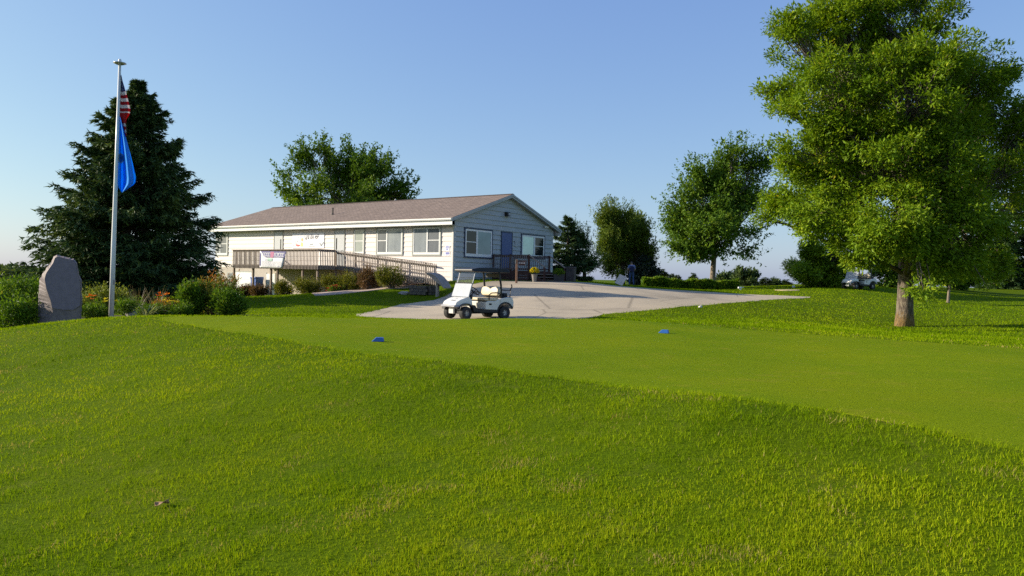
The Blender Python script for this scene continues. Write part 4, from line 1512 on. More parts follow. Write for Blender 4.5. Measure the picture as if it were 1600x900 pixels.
def shrub(name, label, base, rx, ry, h, mat, bark, n_cl=60, per=40, lsize=0.06, aspect=0.5, group=None, cat='shrub', upness=0.4, crad=None, flat=0.9, spiky=0.3, droop=0.1):
    lob = [(base[0], base[1], base[2] + h * 0.45, rx, ry, h * 0.50)]
    for i_ in range(5):
        a_ = random.uniform(0, 2 * PI)
        lob.append((base[0] + math.cos(a_) * rx * 0.5, base[1] + math.sin(a_) * ry * 0.5, base[2] + h * random.uniform(0.3, 0.65), rx * 0.5, ry * 0.5, h * random.uniform(0.25, 0.38)))
    t_ = thing(name, label, cat, base, 0, group)
    lob = np.array(lob)
    lob[:, :3] -= np.array(base)
    C, D, K, rd = sample_lobes(lob, n_cl, 0.5)
    C[:, 2] = np.maximum(C[:, 2], 0.04)
    mb = MB()
    for i_ in range(0, n_cl, max(1, n_cl // 22)):
        e_ = C[i_]
        mb.tube([(e_[0] * 0.12, e_[1] * 0.12, -0.1), (e_[0] * 0.5, e_[1] * 0.5, e_[2] * 0.6), tuple(e_)], [0.02, 0.012, 0.004], 4, cap=False)
    mb.build('stems', bark, t_)
    crad = crad or 0.22 * (rx + ry) / 2 + 0.05
    idx = np.repeat(np.arange(n_cl), per)
    n = len(idx)
    out = unit(C - np.array([0, 0, h * 0.2]))
    ax = unit(out[idx] * (1 - upness) + np.array([0, 0, upness * 1.5]) + rng.normal(0, 0.3, (n, 3)))
    o_ = sphere(n) * (rng.random(n) ** 0.5)[:, None] * crad
    o_[:, 2] *= flat
    Pl = C[idx] + o_
    sp = rng.random(n) < spiky
    Pl = np.where(sp[:, None], C[idx] + ax * (rng.random(n) * crad * 1.8)[:, None] + rng.normal(0, 0.08 * crad, (n, 3)), Pl)
    Pl[:, 2] = np.maximum(Pl[:, 2], 0.0)
    A = ax * 0.7 + unit(o_) * 0.5 + rng.normal(0, 0.4, (n, 3)) + np.array([0, 0, -droop])
    Nn = np.array([0, 0, 0.8]) + out[idx] * 0.6 + rng.normal(0, 0.5, (n, 3))
    L_ = lsize * rng.uniform(0.6, 1.3, n)
    tone = rng.normal(0, 0.12, n_cl)
    tip = 0.42 * np.clip(Pl[:, 2] / h - 0.55, 0, 0.6) / 0.45 if mat is ML_HERBR else 0.0
    V_, F_l, R_ = leaves(Pl, A, Nn, L_, L_ * aspect, np.clip(0.45 + tip + tone[idx] + rng.normal(0, 0.17, n), 0, 1), fold=0.05)
    nmesh('foliage', V_, F_l, mat, t_, rnd=R_)
    return t_


M_BARK = paint('grey_bark', (0.20, 0.165, 0.125), rough=0.9, var=0.5, scale=5, stretch=(3, 3, 0.6), bump=1.0, bscale=9, spec=0.1)
M_BARK2 = paint('brown_bark', (0.13, 0.10, 0.075), rough=0.9, var=0.4, scale=6, stretch=(3, 3, 0.6), bump=1.0, bscale=9, spec=0.1)
m, t, b = newmat('lichened_bark')
tc = nd(t, 'ShaderNodeTexCoord')
mp = nd(t, 'ShaderNodeMapping', {'Vector': tc.outputs['Object'], 'Scale': (3.0, 3.0, 0.9)})
n1 = nd(t, 'ShaderNodeTexNoise', {'Vector': mp.outputs[0], 'Scale': 4.0, 'Detail': 9.0, 'Roughness': 0.7})
n2 = nd(t, 'ShaderNodeTexNoise', {'Vector': mp.outputs[0], 'Scale': 9.0, 'Detail': 6.0, 'Roughness': 0.6})
sp = nd(t, 'ShaderNodeSeparateXYZ', {'Vector': tc.outputs['Object']})
zz = nd(t, 'ShaderNodeMapRange', {'Value': sp.outputs['Z'], 'From Min': 0.15, 'From Max': 1.25, 'To Min': 1.0, 'To Max': 0.0})
c1 = ramp(t, n1.outputs['Fac'], [(0.30, (0.05, 0.04, 0.03)), (0.47, (0.13, 0.10, 0.075)), (0.64, (0.28, 0.235, 0.175))])
ml = nd(t, 'ShaderNodeMath', {0: zz.outputs[0], 1: n2.outputs['Fac']}, operation='MULTIPLY')
fl = nd(t, 'ShaderNodeMapRange', {'Value': ml.outputs[0], 'From Min': 0.30, 'From Max': 0.50, 'To Max': 0.75})
mx = nd(t, 'ShaderNodeMix', {'Factor': fl.outputs[0]}, data_type='RGBA')
t.links.new(c1, mx.inputs['A'])
mx.inputs['B'].default_value = (0.33, 0.19, 0.05, 1)
t.links.new(mx.outputs['Result'], b.inputs['Base Color'])
b.inputs['Roughness'].default_value = 0.95
bp = nd(t, 'ShaderNodeBump', {'Height': n1.outputs['Fac'], 'Strength': 1.0, 'Distance': 0.12})
t.links.new(bp.outputs[0], b.inputs['Normal'])
M_LICHEN = m

ML_BIG = leafmat('leaf_hickory', [(0.0, (0.076, 0.144, 0.0078)), (0.4, (0.144, 0.240, 0.0098)), (0.7, (0.227, 0.317, 0.0136)), (0.92, (0.337, 0.384, 0.0214)), (1.0, (0.404, 0.344, 0.0292))], trans=0.34)
ML_MAPLE = leafmat('leaf_maple', [(0.0, (0.049, 0.105, 0.0098)), (0.5, (0.099, 0.184, 0.0155)), (0.85, (0.180, 0.256, 0.0214)), (1.0, (0.246, 0.288, 0.0292))], trans=0.3)
ML_ROUND = leafmat('leaf_willow', [(0.0, (0.068, 0.112, 0.0152)), (0.5, (0.130, 0.185, 0.0222)), (0.9, (0.212, 0.261, 0.0355)), (1.0, (0.259, 0.282, 0.0507))], trans=0.3)
ML_SPRUCE = leafmat('needle_spruce', [(0.0, (0.030, 0.058, 0.0214)), (0.45, (0.055, 0.099, 0.0336)), (0.8, (0.104, 0.153, 0.0403)), (1.0, (0.156, 0.191, 0.0511))], trans=0.15, rough=0.55)
ML_BLUES = leafmat('needle_blue', [(0.0, (0.025, 0.042, 0.030)), (0.45, (0.060, 0.085, 0.062)), (0.8, (0.115, 0.14, 0.105)), (1.0, (0.16, 0.18, 0.13))], trans=0.12, rough=0.55)
ML_PINE = leafmat('needle_pine', [(0.0, (0.027, 0.057, 0.0180)), (0.5, (0.060, 0.111, 0.0309)), (1.0, (0.135, 0.186, 0.0451))], trans=0.18)
ML_SHRUB = leafmat('leaf_juniper', [(0.0, (0.076, 0.097, 0.0117)), (0.5, (0.166, 0.179, 0.0175)), (0.9, (0.276, 0.248, 0.0272)), (1.0, (0.331, 0.235, 0.0389))], trans=0.25)
ML_RUST = leafmat('leaf_barberry', [(0.0, (0.07, 0.06, 0.018)), (0.5, (0.16, 0.095, 0.045)), (1.0, (0.28, 0.15, 0.08))], trans=0.25)
ML_HERB = leafmat('leaf_perennial', [(0.0, (0.048, 0.096, 0.0090)), (0.5, (0.102, 0.194, 0.0126)), (0.85, (0.191, 0.297, 0.0225)), (1.0, (0.328, 0.342, 0.0450))], trans=0.35)
ML_HERBR = leafmat('leaf_mixed', [(0.0, (0.048, 0.084, 0.0130)), (0.55, (0.102, 0.156, 0.0194)), (0.75, (0.204, 0.192, 0.0324)), (0.88, (0.384, 0.204, 0.0378)), (1.0, (0.456, 0.168, 0.0432))], trans=0.3)
ML_BLADE = leafmat('leaf_strap', [(0.0, (0.05, 0.09, 0.012)), (0.5, (0.10, 0.155, 0.02)), (1.0, (0.26, 0.26, 0.09))], trans=0.3)
ML_FAR = leafmat('leaf_far', [(0.0, (0.044, 0.076, 0.0251)), (0.5, (0.076, 0.113, 0.0364)), (1.0, (0.127, 0.164, 0.0513))], trans=0.25)

# ------------------------------------------------------------------ trees
bt = G(1413, 510)
dB = (CM.inverted() @ bt).z * -1
rows = [(1240, 55, 46, 44, -0.5), (1320, 45, 75, 62, 0.5), (1425, 40, 78, 68, 0.0), (1224, 165, 42, 42, 0.5), (1300, 150, 85, 75, -2.0), (1420, 150, 90, 80, -3.0), (1515, 130, 62, 55, -1.0), (1558, 175, 56, 60, 0.5),
        (1275, 240, 68, 52, -1.5), (1385, 250, 95, 62, -2.6), (1490, 255, 80, 62, -3.0), (1580, 260, 62, 55, 0.0), (1235, 318, 52, 26, 0.5), (1300, 325, 75, 44, -2.0), (1395, 345, 85, 55, -3.6), (1490, 360, 75, 55, -2.8),
        (1560, 330, 55, 55, -1.0), (1495, 418, 50, 30, -1.5), (1460, 398, 50, 30, -3.0), (1345, 380, 52, 28, -1.0), (1540, 415, 42, 32, 0.0), (1400, 180, 130, 120, 3.5), (1480, 300, 100, 90, 4.0), (1310, 280, 90, 80, 3.5), (1350, 110, 85, 70, 3.0), (1625, 200, 60, 60, 1.0), (1640, 290, 60, 60, 1.5),
        (1437, 456, 10, 9, -4.2), (1545, 452, 26, 10, -3.6), (1457, 455, 14, 9, -4.0), (1190, 335, 26, 18, 0.5), (1385, -15, 90, 36, 0.5), (1265, 338, 44, 22, -0.5), (1215, 335, 30, 18, 0.3), (1420, 370, 66, 32, -3.6), (1475, 205, 60, 40, -2.0), (1450, 100, 70, 50, -2.5), (1340, 215, 50, 40, -2.5)]
deciduous('hickory_tree', 'very large leafy yellow green tree with a thick lichened trunk on the right lawn', 'tree', bt, px_lobes(rows, dB), 5600, 46, 0.16, ML_BIG, M_LICHEN,
          tr=0.30, crad=0.36, upness=0.3, droop=0.3, aspect=0.40, flat=0.8, inner=0.55, lean=(-0.05, 0), bough=7, bs=1.3, vz=0.8, fork=0.55)

bt = ground_at(1113, 60)
rows = [(1110, 330, 55, 60, 0), (1075, 330, 32, 40, -1), (1150, 300, 42, 55, 0), (1140, 258, 32, 30, 0.5), (1090, 290, 28, 26, 0), (1175, 265, 26, 30, 0), (1065, 365, 24, 26, -0.5), (1110, 370, 50, 36, -2), (1160, 350, 32, 42, -1), (1185, 320, 24, 36, 1), (1120, 320, 60, 60, 2.5), (1160, 390, 18, 14, 0), (1095, 392, 24, 12, -1), (1150, 235, 18, 14, 0)]
deciduous('maple_tree', 'mid sized dark green maple with clear pale trunk standing behind the end of the hedge', 'tree', bt, px_lobes(rows, 60), 900, 64, 0.235, ML_MAPLE, M_BARK,
          tr=0.24, crad=0.55, upness=0.35, droop=0.2, aspect=0.5, spiky=0.4, flat=0.9, inner=0.4)

bt = ground_at(540, 66)
rows = [(470, 322, 36, 16, 0), (610, 318, 38, 16, 0), (540, 300, 60, 36, -1), (545, 262, 40, 34, 0.5), (575, 280, 36, 34, -0.5), (500, 262, 42, 30, 0), (475, 300, 34, 26, 0), (545, 275, 40, 34, 0), (585, 285, 36, 34, 0), (618, 300, 26, 20, 0), (540, 320, 80, 40, -2), (540, 345, 80, 40, 2), (455, 318, 18, 12, 0), (497, 238, 16, 12, 0), (548, 242, 14, 10, 0), (570, 250, 12, 10, 0), (450, 275, 14, 8, 0), (600, 262, 12, 10, 0), (632, 300, 12, 9, 0)]
deciduous('maple_tree', 'broad green maple crown rising behind the brown roof of the clubhouse', 'tree', bt, px_lobes(rows, 66), 800, 60, 0.26, ML_MAPLE, M_BARK, tr=0.28, crad=0.55, upness=0.45, droop=0.1, aspect=0.5, spiky=0.45, flat=0.9, inner=0.55)

bt = ground_at(972, 64)
rows = [(970, 365, 38, 38, 0), (955, 395, 24, 42, -1), (990, 395, 30, 42, 0), (965, 345, 26, 20, -0.5), (950, 365, 18, 30, -1), (1000, 385, 18, 30, 0.5), (970, 415, 38, 24, -1), (975, 380, 40, 45, 2)]
deciduous('willow_tree', 'rounded olive green tree with foliage down to the ground behind the standing person', 'tree', bt, px_lobes(rows, 64), 800, 70, 0.23, ML_ROUND, M_BARK2, tr=0.25, crad=0.45, upness=0.45, droop=0.0, aspect=0.34, spiky=0.3, flat=1.1, inner=0.6, bs=0.7)

base = ground_at(197, 38.3)
hS = (W(214, 128, 38.3).z - base.z)
conifer('spruce_tree', 'tall dark blue green spruce behind the flagpole', 'tree', base, hS,
        interp((0, 3.4), (0.08, 3.75), (0.2, 3.75), (0.35, 3.5), (0.5, 2.85), (0.65, 2.2), (0.78, 1.45), (0.88, 0.85), (0.95, 0.42), (1, 0.1)), ML_SPRUCE, M_BARK2, nb=640, tw=44, ns=12, sl=0.25, sw=0.075, droop=0.22, tr=0.24, z0=0.08, lean=0.5, jit=0.24)

base = ground_at(886, 54)
conifer('spruce_tree', 'dark pointed spruce just beyond the right end of the clubhouse', 'tree', base, W(889, 339, 54).z - base.z,
        interp((0, 1.6), (0.3, 1.5), (0.6, 0.95), (0.85, 0.4), (1, 0.1)), ML_SPRUCE, M_BARK2, nb=190, tw=18, ns=8, sl=0.30, sw=0.08, droop=0.2, tr=0.14)
bt = ground_at(913, 55)
rows = [(915, 385, 16, 22, 0), (920, 405, 18, 24, 0), (905, 400, 16, 26, 0), (915, 425, 22, 16, -0.5), (905, 372, 12, 14, 0)]
deciduous('pine_tree', 'ragged dark pine squeezed between the pointed spruce and the olive tree', 'tree', bt, px_lobes(rows, 55), 110, 70, 0.24, ML_PINE, M_BARK2, tr=0.16, crad=0.42, upness=0.4, droop=0.0, aspect=0.2, spiky=0.3, inner=0.4)
base = ground_at(1008, 63)
conifer('spruce_tree', 'small grey blue spruce to the right of the standing person', 'tree', base, W(1012, 400, 63).z - base.z,
        interp((0, 1.35), (0.3, 1.25), (0.6, 0.95), (0.85, 0.45), (1, 0.1)), ML_BLUES, M_BARK2, nb=150, tw=16, ns=8, sl=0.28, sw=0.09, droop=0.1, tr=0.1)

# far small evergreens along the skyline
far = [(1033, 421, 85, 1.6, 'small far evergreen next to the grey blue spruce'), (1058, 430, 120, 1.3, 'first tiny evergreen above the hedge, left of the maple trunk'), (1083, 427, 115, 1.2, 'narrow evergreen right beside the maple trunk'),
       (1196, 434, 170, 2.6, 'dark pointed far evergreen right of the round bush'), (1228, 437, 190, 2.8, 'pale hazy far evergreen near the sandy bunker'), (1050, 428, 130, 1.4, 'tiny evergreen on the skyline behind the middle of the hedge')]
proto = None
for i_, (u, v, d, rx, lab) in enumerate(far):
    base = ground_at(u, d)
    hh = max(1.0, W(u, v, d).z - base.z)
    if proto is None:
        proto = conifer('spruce_tree', lab, 'tree', base, 4.0, interp((0, 1.15), (0.5, 0.75), (1, 0.05)), ML_FAR, M_BARK2, nb=120, tw=12, ns=6, sl=0.4, sw=0.14, droop=0.15, tr=0.08, group='small evergreens on the skyline')
        proto.scale = (rx / 1.15, rx / 1.15, hh / 4.0)
    else:
        dup(proto, base, i_ * 1.3, lab, (rx / 1.15, rx / 1.15, hh / 4.0))
for u, v, ru, rv, d, lab in ((1163, 434, 19, 13, 95, 'round grey green bush at the right end of the hedge'), (1132, 436, 16, 9, 110, 'low dark bush between the maple trunk and the round bush'), (1212, 441, 10, 5, 170, 'flat hazy bush between two far evergreens')):
    bt = ground_at(u, d)
    k_ = d / F
    shrub('bush', lab, bt, ru * k_, ru * k_, max(0.8, W(u, v - rv, d).z - bt.z), ML_FAR, M_BARK2, n_cl=70, per=46, lsize=0.42, group='bushes on the skyline')

# trees behind the large tree
bt = ground_at(1280, 58.2)
rows = [(1292, 400, 34, 36, 0), (1267, 415, 26, 26, 0), (1304, 400, 22, 34, 0), (1288, 372, 22, 18, 0), (1254, 432, 20, 14, -1), (1290, 438, 45, 9, 0), (1304, 420, 14, 18, 0), (1288, 420, 40, 24, 1)]
deciduous('linden_tree', 'yellow green tree drooping to the ground behind the far golf cart', 'tree', bt, px_lobes(rows, 58.2), 300, 70, 0.26, ML_BIG, M_BARK2, tr=0.2, crad=0.5, upness=0.1, droop=0.4, aspect=0.45, inner=0.5)
bt = ground_at(1258, 66)
rows = [(1262, 405, 20, 22, 0), (1252, 425, 22, 18, 0), (1268, 385, 14, 16, 0), (1240, 412, 12, 10, 0), (1275, 425, 20, 18, 0)]
deciduous('pine_tree', 'dark green pine at the left edge of the trees behind the far cart', 'tree', bt, px_lobes(rows, 66), 130, 60, 0.30, ML_PINE, M_BARK2, tr=0.2, crad=0.48, upness=0.3, droop=0.0, aspect=0.25, inner=0.4)
for u, v, ru, d, lab, pm_ in ((1385, 365, 34, 66, 'dark tree directly behind the lichened trunk', ML_MAPLE), (1440, 372, 36, 70, 'shaded tree behind the small pale sapling trunk', ML_PINE), (1500, 360, 38, 72, 'dark broad tree behind the drooping boughs right of the sapling', ML_MAPLE)):
    bt = ground_at(u, d)
    rows = [(u, (v + 445) / 2, ru, (445 - v) / 2, 0), (u - ru * 0.5, 425, ru * 0.6, 22, -1), (u + ru * 0.5, 425, ru * 0.6, 22, -1), (u, 438, ru * 1.1, 12, -0.5), (u - ru * 0.3, v + 25, ru * 0.5, 20, 0), (u + ru * 0.3, v + 28, ru * 0.5, 22, 0)]
    deciduous('background_tree', lab, 'tree', bt, px_lobes(rows, d), 190, 60, 0.32, pm_, M_BARK2, tr=0.2, crad=0.55, upness=0.2, droop=0.1, aspect=0.45, inner=0.5, group='trees behind the large tree')
for u, v, rx, d, lab in ((1556, 318, 2.6, 92, 'tall dark spruce close behind the right side of the large crown'), (1585, 300, 2.8, 95, 'tallest dark spruce at the right edge'), (1622, 292, 3.0, 92, 'dark spruce cut by the right edge of the view')):
    base = ground_at(u, d)
    conifer('spruce_tree', lab, 'tree', base, W(u, v, d).z - base.z, interp((0, rx), (0.4, rx * 0.85), (0.7, rx * 0.55), (1, 0.15)), ML_PINE, M_BARK2, nb=230, tw=18, ns=7, sl=0.5, sw=0.15, droop=0.28, tr=0.2, z0=0.0, group='spruces at the right edge')
base = G(1481, 473)
dS = (CM.inverted() @ base).z * -1
rows = [(1483, 425, 20, 14, 0), (1470, 430, 14, 10, 0), (1495, 428, 12, 12, 0), (1482, 412, 14, 10, 0)]
deciduous('sapling', 'slender young tree with pale crooked trunk beyond the large tree', 'tree', base, px_lobes(rows, dS), 60, 50, 0.24, ML_BIG, M_BARK, tr=0.10, crad=0.4, upness=0.0, droop=0.8, aspect=0.34, lean=(0.1, 0))

# far wood on the left skyline, one mass
PV, AV, NV, LV = [], [], [], []
for i_ in range(34):
    d = random.uniform(260, 340)
    u = random.uniform(-150, 46)
    base = ground_at(u, d)
    h_ = max(2.5, W(u, random.uniform(415.5, 421.5), d).z - base.z)
    n_ = 420
    dr = sphere(n_)
    PV.append(np.array(base) + np.array([0, 0, h_ * 0.5]) + dr * np.array([4.5, 4.5, h_ * 0.5]) * (rng.random((n_, 1)) ** 0.3))
    AV.append(dr + rng.normal(0, 0.5, (n_, 3)))
    NV.append(np.array([0, 0, 1.0]) + dr * 0.6 + rng.normal(0, 0.4, (n_, 3)))
    LV.append(rng.uniform(1.0, 2.0, n_))
V_, F_l, R_ = leaves(np.concatenate(PV), np.concatenate(AV), np.concatenate(NV), np.concatenate(LV), np.concatenate(LV) * 0.6, rng.random(34 * 420))
tag(nmesh('treeline', V_, F_l, ML_FAR, rnd=R_, kind='stuff'), 'hazy line of far trees on the left horizon', 'treeline')

# ------------------------------------------------------------------ hedge
a_, e_ = ground_at(1004, 57), ground_at(1152, 57)
dirv = (e_ - a_)
dirv.z = 0
Lh = dirv.length
mid = (a_ + e_) / 2
hd_ = thing('hedge', 'long low clipped green hedge behind the pavement', 'hedge', (mid.x, mid.y, 0), math.atan2(dirv.y, dirv.x))
n_ = 15000
lx = rng.uniform(-Lh / 2, Lh / 2, n_)
cy_, cz_ = rng.uniform(-1, 1, n_), rng.random(n_) ** 0.7
ca, sa = math.cos(math.atan2(dirv.y, dirv.x)), math.sin(math.atan2(dirv.y, dirv.x))
gz_ = HA(np.column_stack([mid.x + lx * ca, mid.y + lx * sa]))
hh_ = 0.60 + 0.08 * np.sin(lx * 2.1) + 0.06 * np.sin(lx * 5.3 + 1)
Pl = np.column_stack([lx, np.sign(cy_) * np.abs(cy_) ** 0.5 * 0.45 * (1 - 0.25 * cz_ ** 3), gz_ + cz_ * hh_])
Aa = rng.normal(0, 0.5, (n_, 3)) + np.array([0, 0, 0.8])
Aa[:, 1] += np.sign(cy_) * 0.5
V_, F_l, R_ = leaves(Pl, Aa, rng.normal(0, 0.5, (n_, 3)) + np.array([0, 0, 0.6]), 0.19 * rng.uniform(0.6, 1.3, n_), 0.10, np.clip(0.55 + 0.2 * np.sin(lx * 3.7) + rng.normal(0, 0.2, n_), 0, 1))
nmesh('foliage', V_, F_l, ML_HERB, hd_, rnd=R_)
mb = MB()
for i_ in range(60):
    x_ = -Lh / 2 + Lh * (i_ + 0.5) / 60
    z_ = H(mid.x + x_ * ca, mid.y + x_ * sa)
    mb.tube([(x_, 0, z_ - 0.05), (x_ + random.uniform(-0.1, 0.1), random.uniform(-0.1, 0.1), z_ + 0.6)], [0.02, 0.008], 4, cap=False)
mb.build('stems', M_BARK2, hd_)

# ------------------------------------------------------------------ foundation shrubs along deck and ramp
FS = [(384, 461.5, 10, 12, -3.4, ML_RUST, 'small dark reddish shrub in front of the white garage door'), (405, 462, 13, 13, -3.4, ML_RUST, 'low dark shrub below the blue recycling bin'),
      (443, 461, 13, 19, -3.4, ML_SHRUB, 'leftmost of the two golden green shrubs under the deck banner'), (479, 459.5, 23, 21, -3.5, ML_SHRUB, 'wide golden green shrub beneath the corner of the deck'),
      (519, 455.5, 15, 24, -2.9, ML_SHRUB, 'bright golden shrub behind the red flowers'), (547, 452.5, 17, 25, -2.6, ML_SHRUB, 'green shrub at the start of the ramp railing'),
      (576, 448, 15, 28, -2.5, ML_RUST, 'rusty red shrub in the middle of the ramp'), (612, 446, 22, 28, -2.5, ML_SHRUB, 'large green shrub at the right end of the row by the ramp')]
for u, v, ru, hv, off, mt_, lab in FS:
    p = hp(u, v, 1, off)
    g_ = HM @ p
    d_ = -(CM.inverted() @ g_).z
    g_.z = H(g_.x, g_.y)
    k_ = d_ / F
    shrub('shrub', lab, g_, ru * k_, ru * k_ * 0.8, W(u, v - hv, d_).z - g_.z, mt_, M_BARK2, n_cl=90, per=46, lsize=0.11, group='shrubs along the ramp', upness=0.5, aspect=0.35, crad=0.2)

# flowers
M_REDF = leafmat('petal_red', [(0, (0.30, 0.015, 0.03)), (0.6, (0.50, 0.03, 0.05)), (1, (0.55, 0.12, 0.14))], trans=0.3)
M_YELF = leafmat('petal_yellow', [(0, (0.50, 0.38, 0.01)), (0.6, (0.75, 0.62, 0.02)), (1, (0.82, 0.74, 0.06))], trans=0.3)
M_ORF = leafmat('petal_orange', [(0, (0.55, 0.10, 0.015)), (0.6, (0.70, 0.16, 0.02)), (1, (0.78, 0.28, 0.03))], trans=0.35)


def blooms(name, pts, mat, size, parent, petals=6):
    n_ = len(pts)
    P_ = np.repeat(np.array(pts), petals, 0)
    an = np.tile(np.arange(petals) * 2 * PI / petals, n_) + np.repeat(rng.uniform(0, 6, n_), petals)
    tilt = np.repeat(rng.normal(0, 0.4, (n_, 3)), petals, 0)
    A_ = np.column_stack([np.cos(an), np.sin(an), np.full(n_ * petals, 0.55)]) + tilt
    V__, F__, R__ = leaves(P_, A_, np.array([0, 0, 1.0]) + tilt, size * rng.uniform(0.8, 1.2, n_ * petals), size * 0.5, rng.random(n_ * petals), fold=-0.08)
    return nmesh(name, V__, F__, mat, parent, rnd=R__)


p = HM @ hp(524, 459, 1, -3.2)
g_ = Vector((p.x, p.y, H(p.x, p.y)))
rf = shrub('flower_clump', 'low mound of dark red flowers on the gravel at the lawn edge', g_, 0.52, 0.35, 0.30, ML_HERB, M_BARK2, n_cl=40, per=30, lsize=0.08, cat='flowers')
pts = [(random.uniform(-0.5, 0.5), random.uniform(-0.33, 0.33), 0) for _ in range(170)]
pts = [(a, b_, 0.33 * math.sqrt(max(0, 1 - (a / 0.52) ** 2 - (b_ / 0.36) ** 2)) + 0.02) for a, b_, _ in pts if (a / 0.52) ** 2 + (b_ / 0.36) ** 2 < 1]
blooms('flowers', pts, M_REDF, 0.075, rf)

# ------------------------------------------------------------------ the flower bed on the left
def strap_clump(name, label, base, n_, ln, wd_, mat, cat='plant', spread=0.5, group=None, arch=0.55):
    """clump of long arching strap leaves"""
    t_ = thing(name, label, cat, base, 0, group)
    az = rng.uniform(0, 2 * PI, n_)
    L_ = ln * rng.uniform(0.6, 1.15, n_)
    d_ = np.column_stack([np.cos(az), np.sin(az), np.zeros(n_)])
    s_ = np.column_stack([-np.sin(az), np.cos(az), np.zeros(n_)])
    b_ = d_ * rng.uniform(0, 0.16, (n_, 1)) * ln
    k_ = rng.uniform(0.5, 1.25, n_) * spread
    rows_ = []
    for t in (0.0, 0.35, 0.65, 0.88, 1.0):
        c_ = b_ + d_ * (L_ * k_ * t ** 1.5)[:, None] + np.array([0, 0, 1.0]) * (L_ * (t - arch * k_ * t ** 2.4))[:, None]
        w2 = wd_ * (1.0 - t ** 3) * 0.5 + 0.001
        rows_ += [c_ - s_ * w2, c_ + s_ * w2]
    V_ = np.stack(rows_, 1).reshape(-1, 3)
    k0 = np.arange(n_)[:, None] * 10
    Fq = np.concatenate([k0 + np.array([[2 * i_, 2 * i_ + 1, 2 * i_ + 3, 2 * i_ + 2]]) for i_ in range(4)])
    nmesh('foliage', V_, Fq, mat, t_, rnd=np.repeat(np.clip(rng.normal(0.45, 0.2, n_), 0, 1), 10))
    return t_


def at(u, d):
    return ground_at(u, d)


def hgt(u, v, d, g):
    return W(u, v, d).z - g.z


# tall leafy perennials, far left and behind the stone
for u, v, d, ru, lab in ((8, 432, 22.5, 26, 'tall leafy perennial at the left edge'), (40, 425, 23.5, 26, 'tallest leafy perennial just left of the stone'), (28, 462, 21.0, 24, 'dense lower perennial in front, left of the stone'), (-18, 440, 21.5, 24, 'leafy perennial half cut by the left edge'), (58, 440, 25, 18, 'perennial showing behind the left shoulder of the stone')):
    g_ = at(u, d)
    k_ = d / F
    shrub('perennial', lab, g_, ru * k_, ru * k_, hgt(u, v, d, g_), ML_HERB, M_BARK2, n_cl=110, per=40, lsize=0.10, group='tall perennials beside the stone', cat='plant', upness=0.6, aspect=0.36, crad=0.17, droop=0.25)
# the big mixed shrub on the right of the bed
for u, v, d, ru, mt_, lab in ((336, 430, 25.5, 42, ML_HERBR, 'large mixed shrub with orange tinted tips right of the flagpole'), (358, 452, 24.6, 26, ML_HERB, 'dark green bushy plant at the right end of the bed'), (300, 442, 24.8, 20, ML_HERB, 'fresh green upright plant left of the orange tinted shrub')):
    g_ = at(u, d)
    k_ = d / F
    shrub('bushy_plant', lab, g_, ru * k_, ru * k_ * 0.9, hgt(u, v, d, g_), mt_, M_BARK2, n_cl=150, per=46, lsize=0.10, group='bushy plants in the flower bed', cat='plant', upness=0.65, aspect=0.3, crad=0.16, droop=0.15)
# low mounds between
for u, v, d, ru, mt_, lab in ((150, 474, 24.0, 22, ML_HERB, 'low dark green mound between stone and flagpole'), (205, 470, 24.2, 24, ML_HERB, 'green mound right of the foot of the flagpole'), (262, 472, 24.4, 22, ML_HERBR, 'low mound with yellowish leaves in the middle of the bed'), (235, 482, 23.6, 16, ML_HERB, 'small dark mound at the front of the bed'), (283, 478, 23.9, 16, ML_HERB, 'small fresh green mound at the front of the bed')):
    g_ = at(u, d)
    k_ = d / F
    shrub('mound_plant', lab, g_, ru * k_, ru * k_, hgt(u, v, d, g_), mt_, M_BARK2, n_cl=80, per=36, lsize=0.085, group='low mounds in the flower bed', cat='plant', upness=0.5, aspect=0.3, crad=0.13)
# daylilies
for u, v, d, nb_, lab in ((141, 464, 24.6, 5, 'daylily clump with red orange blooms by the stone'), (172, 470, 24.4, 9, 'daylily clump with yellow orange blooms left of the flagpole'), (255, 462, 25.0, 5, 'daylily clump with two red orange blooms in the middle of the bed'), (272, 470, 24.4, 8, 'daylily clump with small yellow blooms in front of the orange tipped shrub')):
    g_ = at(u, d)
    hh = hgt(u, v, d, g_)
    t_ = strap_clump('daylily', lab, g_, 70, hh * 0.95, 0.028, ML_BLADE, 'flowers', 0.5, 'daylilies in the flower bed')
    mb = MB()
    pts = []
    for i_ in range(nb_):
        a_ = random.uniform(0, 2 * PI)
        r_ = random.uniform(0.05, 0.42)
        e_ = (math.cos(a_) * r_, math.sin(a_) * r_, hh * random.uniform(0.92, 1.08))
        mb.tube([(0, 0, 0), (e_[0] * 0.4, e_[1] * 0.4, e_[2] * 0.6), e_], 0.006, 4, cap=False)
        pts.append(e_)
    mb.build('stalk', ML_BLADE, t_)
    for p_ in pts:
        blooms('flower', [p_], M_YELF if 'yellow' in lab else M_ORF, 0.095, t_, 6)
# ornamental grass, pale
g_ = at(232, 23.3)
strap_clump('ornamental_grass', 'arching pale striped grass clump at the front of the bed', g_, 46, 0.75, 0.035, leafmat('leaf_striped', [(0, (0.14, 0.19, 0.06)), (1, (0.45, 0.46, 0.28))], trans=0.3), 'plant', 0.9, arch=0.7)
for u, d, lab in ((215, 25.2, 'dry wispy grass left of the orange blooms'), (245, 25.6, 'dry wispy grass behind the red orange daylilies')):
    g_ = at(u, d)
    strap_clump('wispy_grass', lab, g_, 60, 1.05, 0.010, leafmat('leaf_dry', [(0, (0.16, 0.13, 0.07)), (1, (0.34, 0.28, 0.18))], trans=0.2), 'plant', 0.35, 'wispy grasses in the bed', arch=0.35)
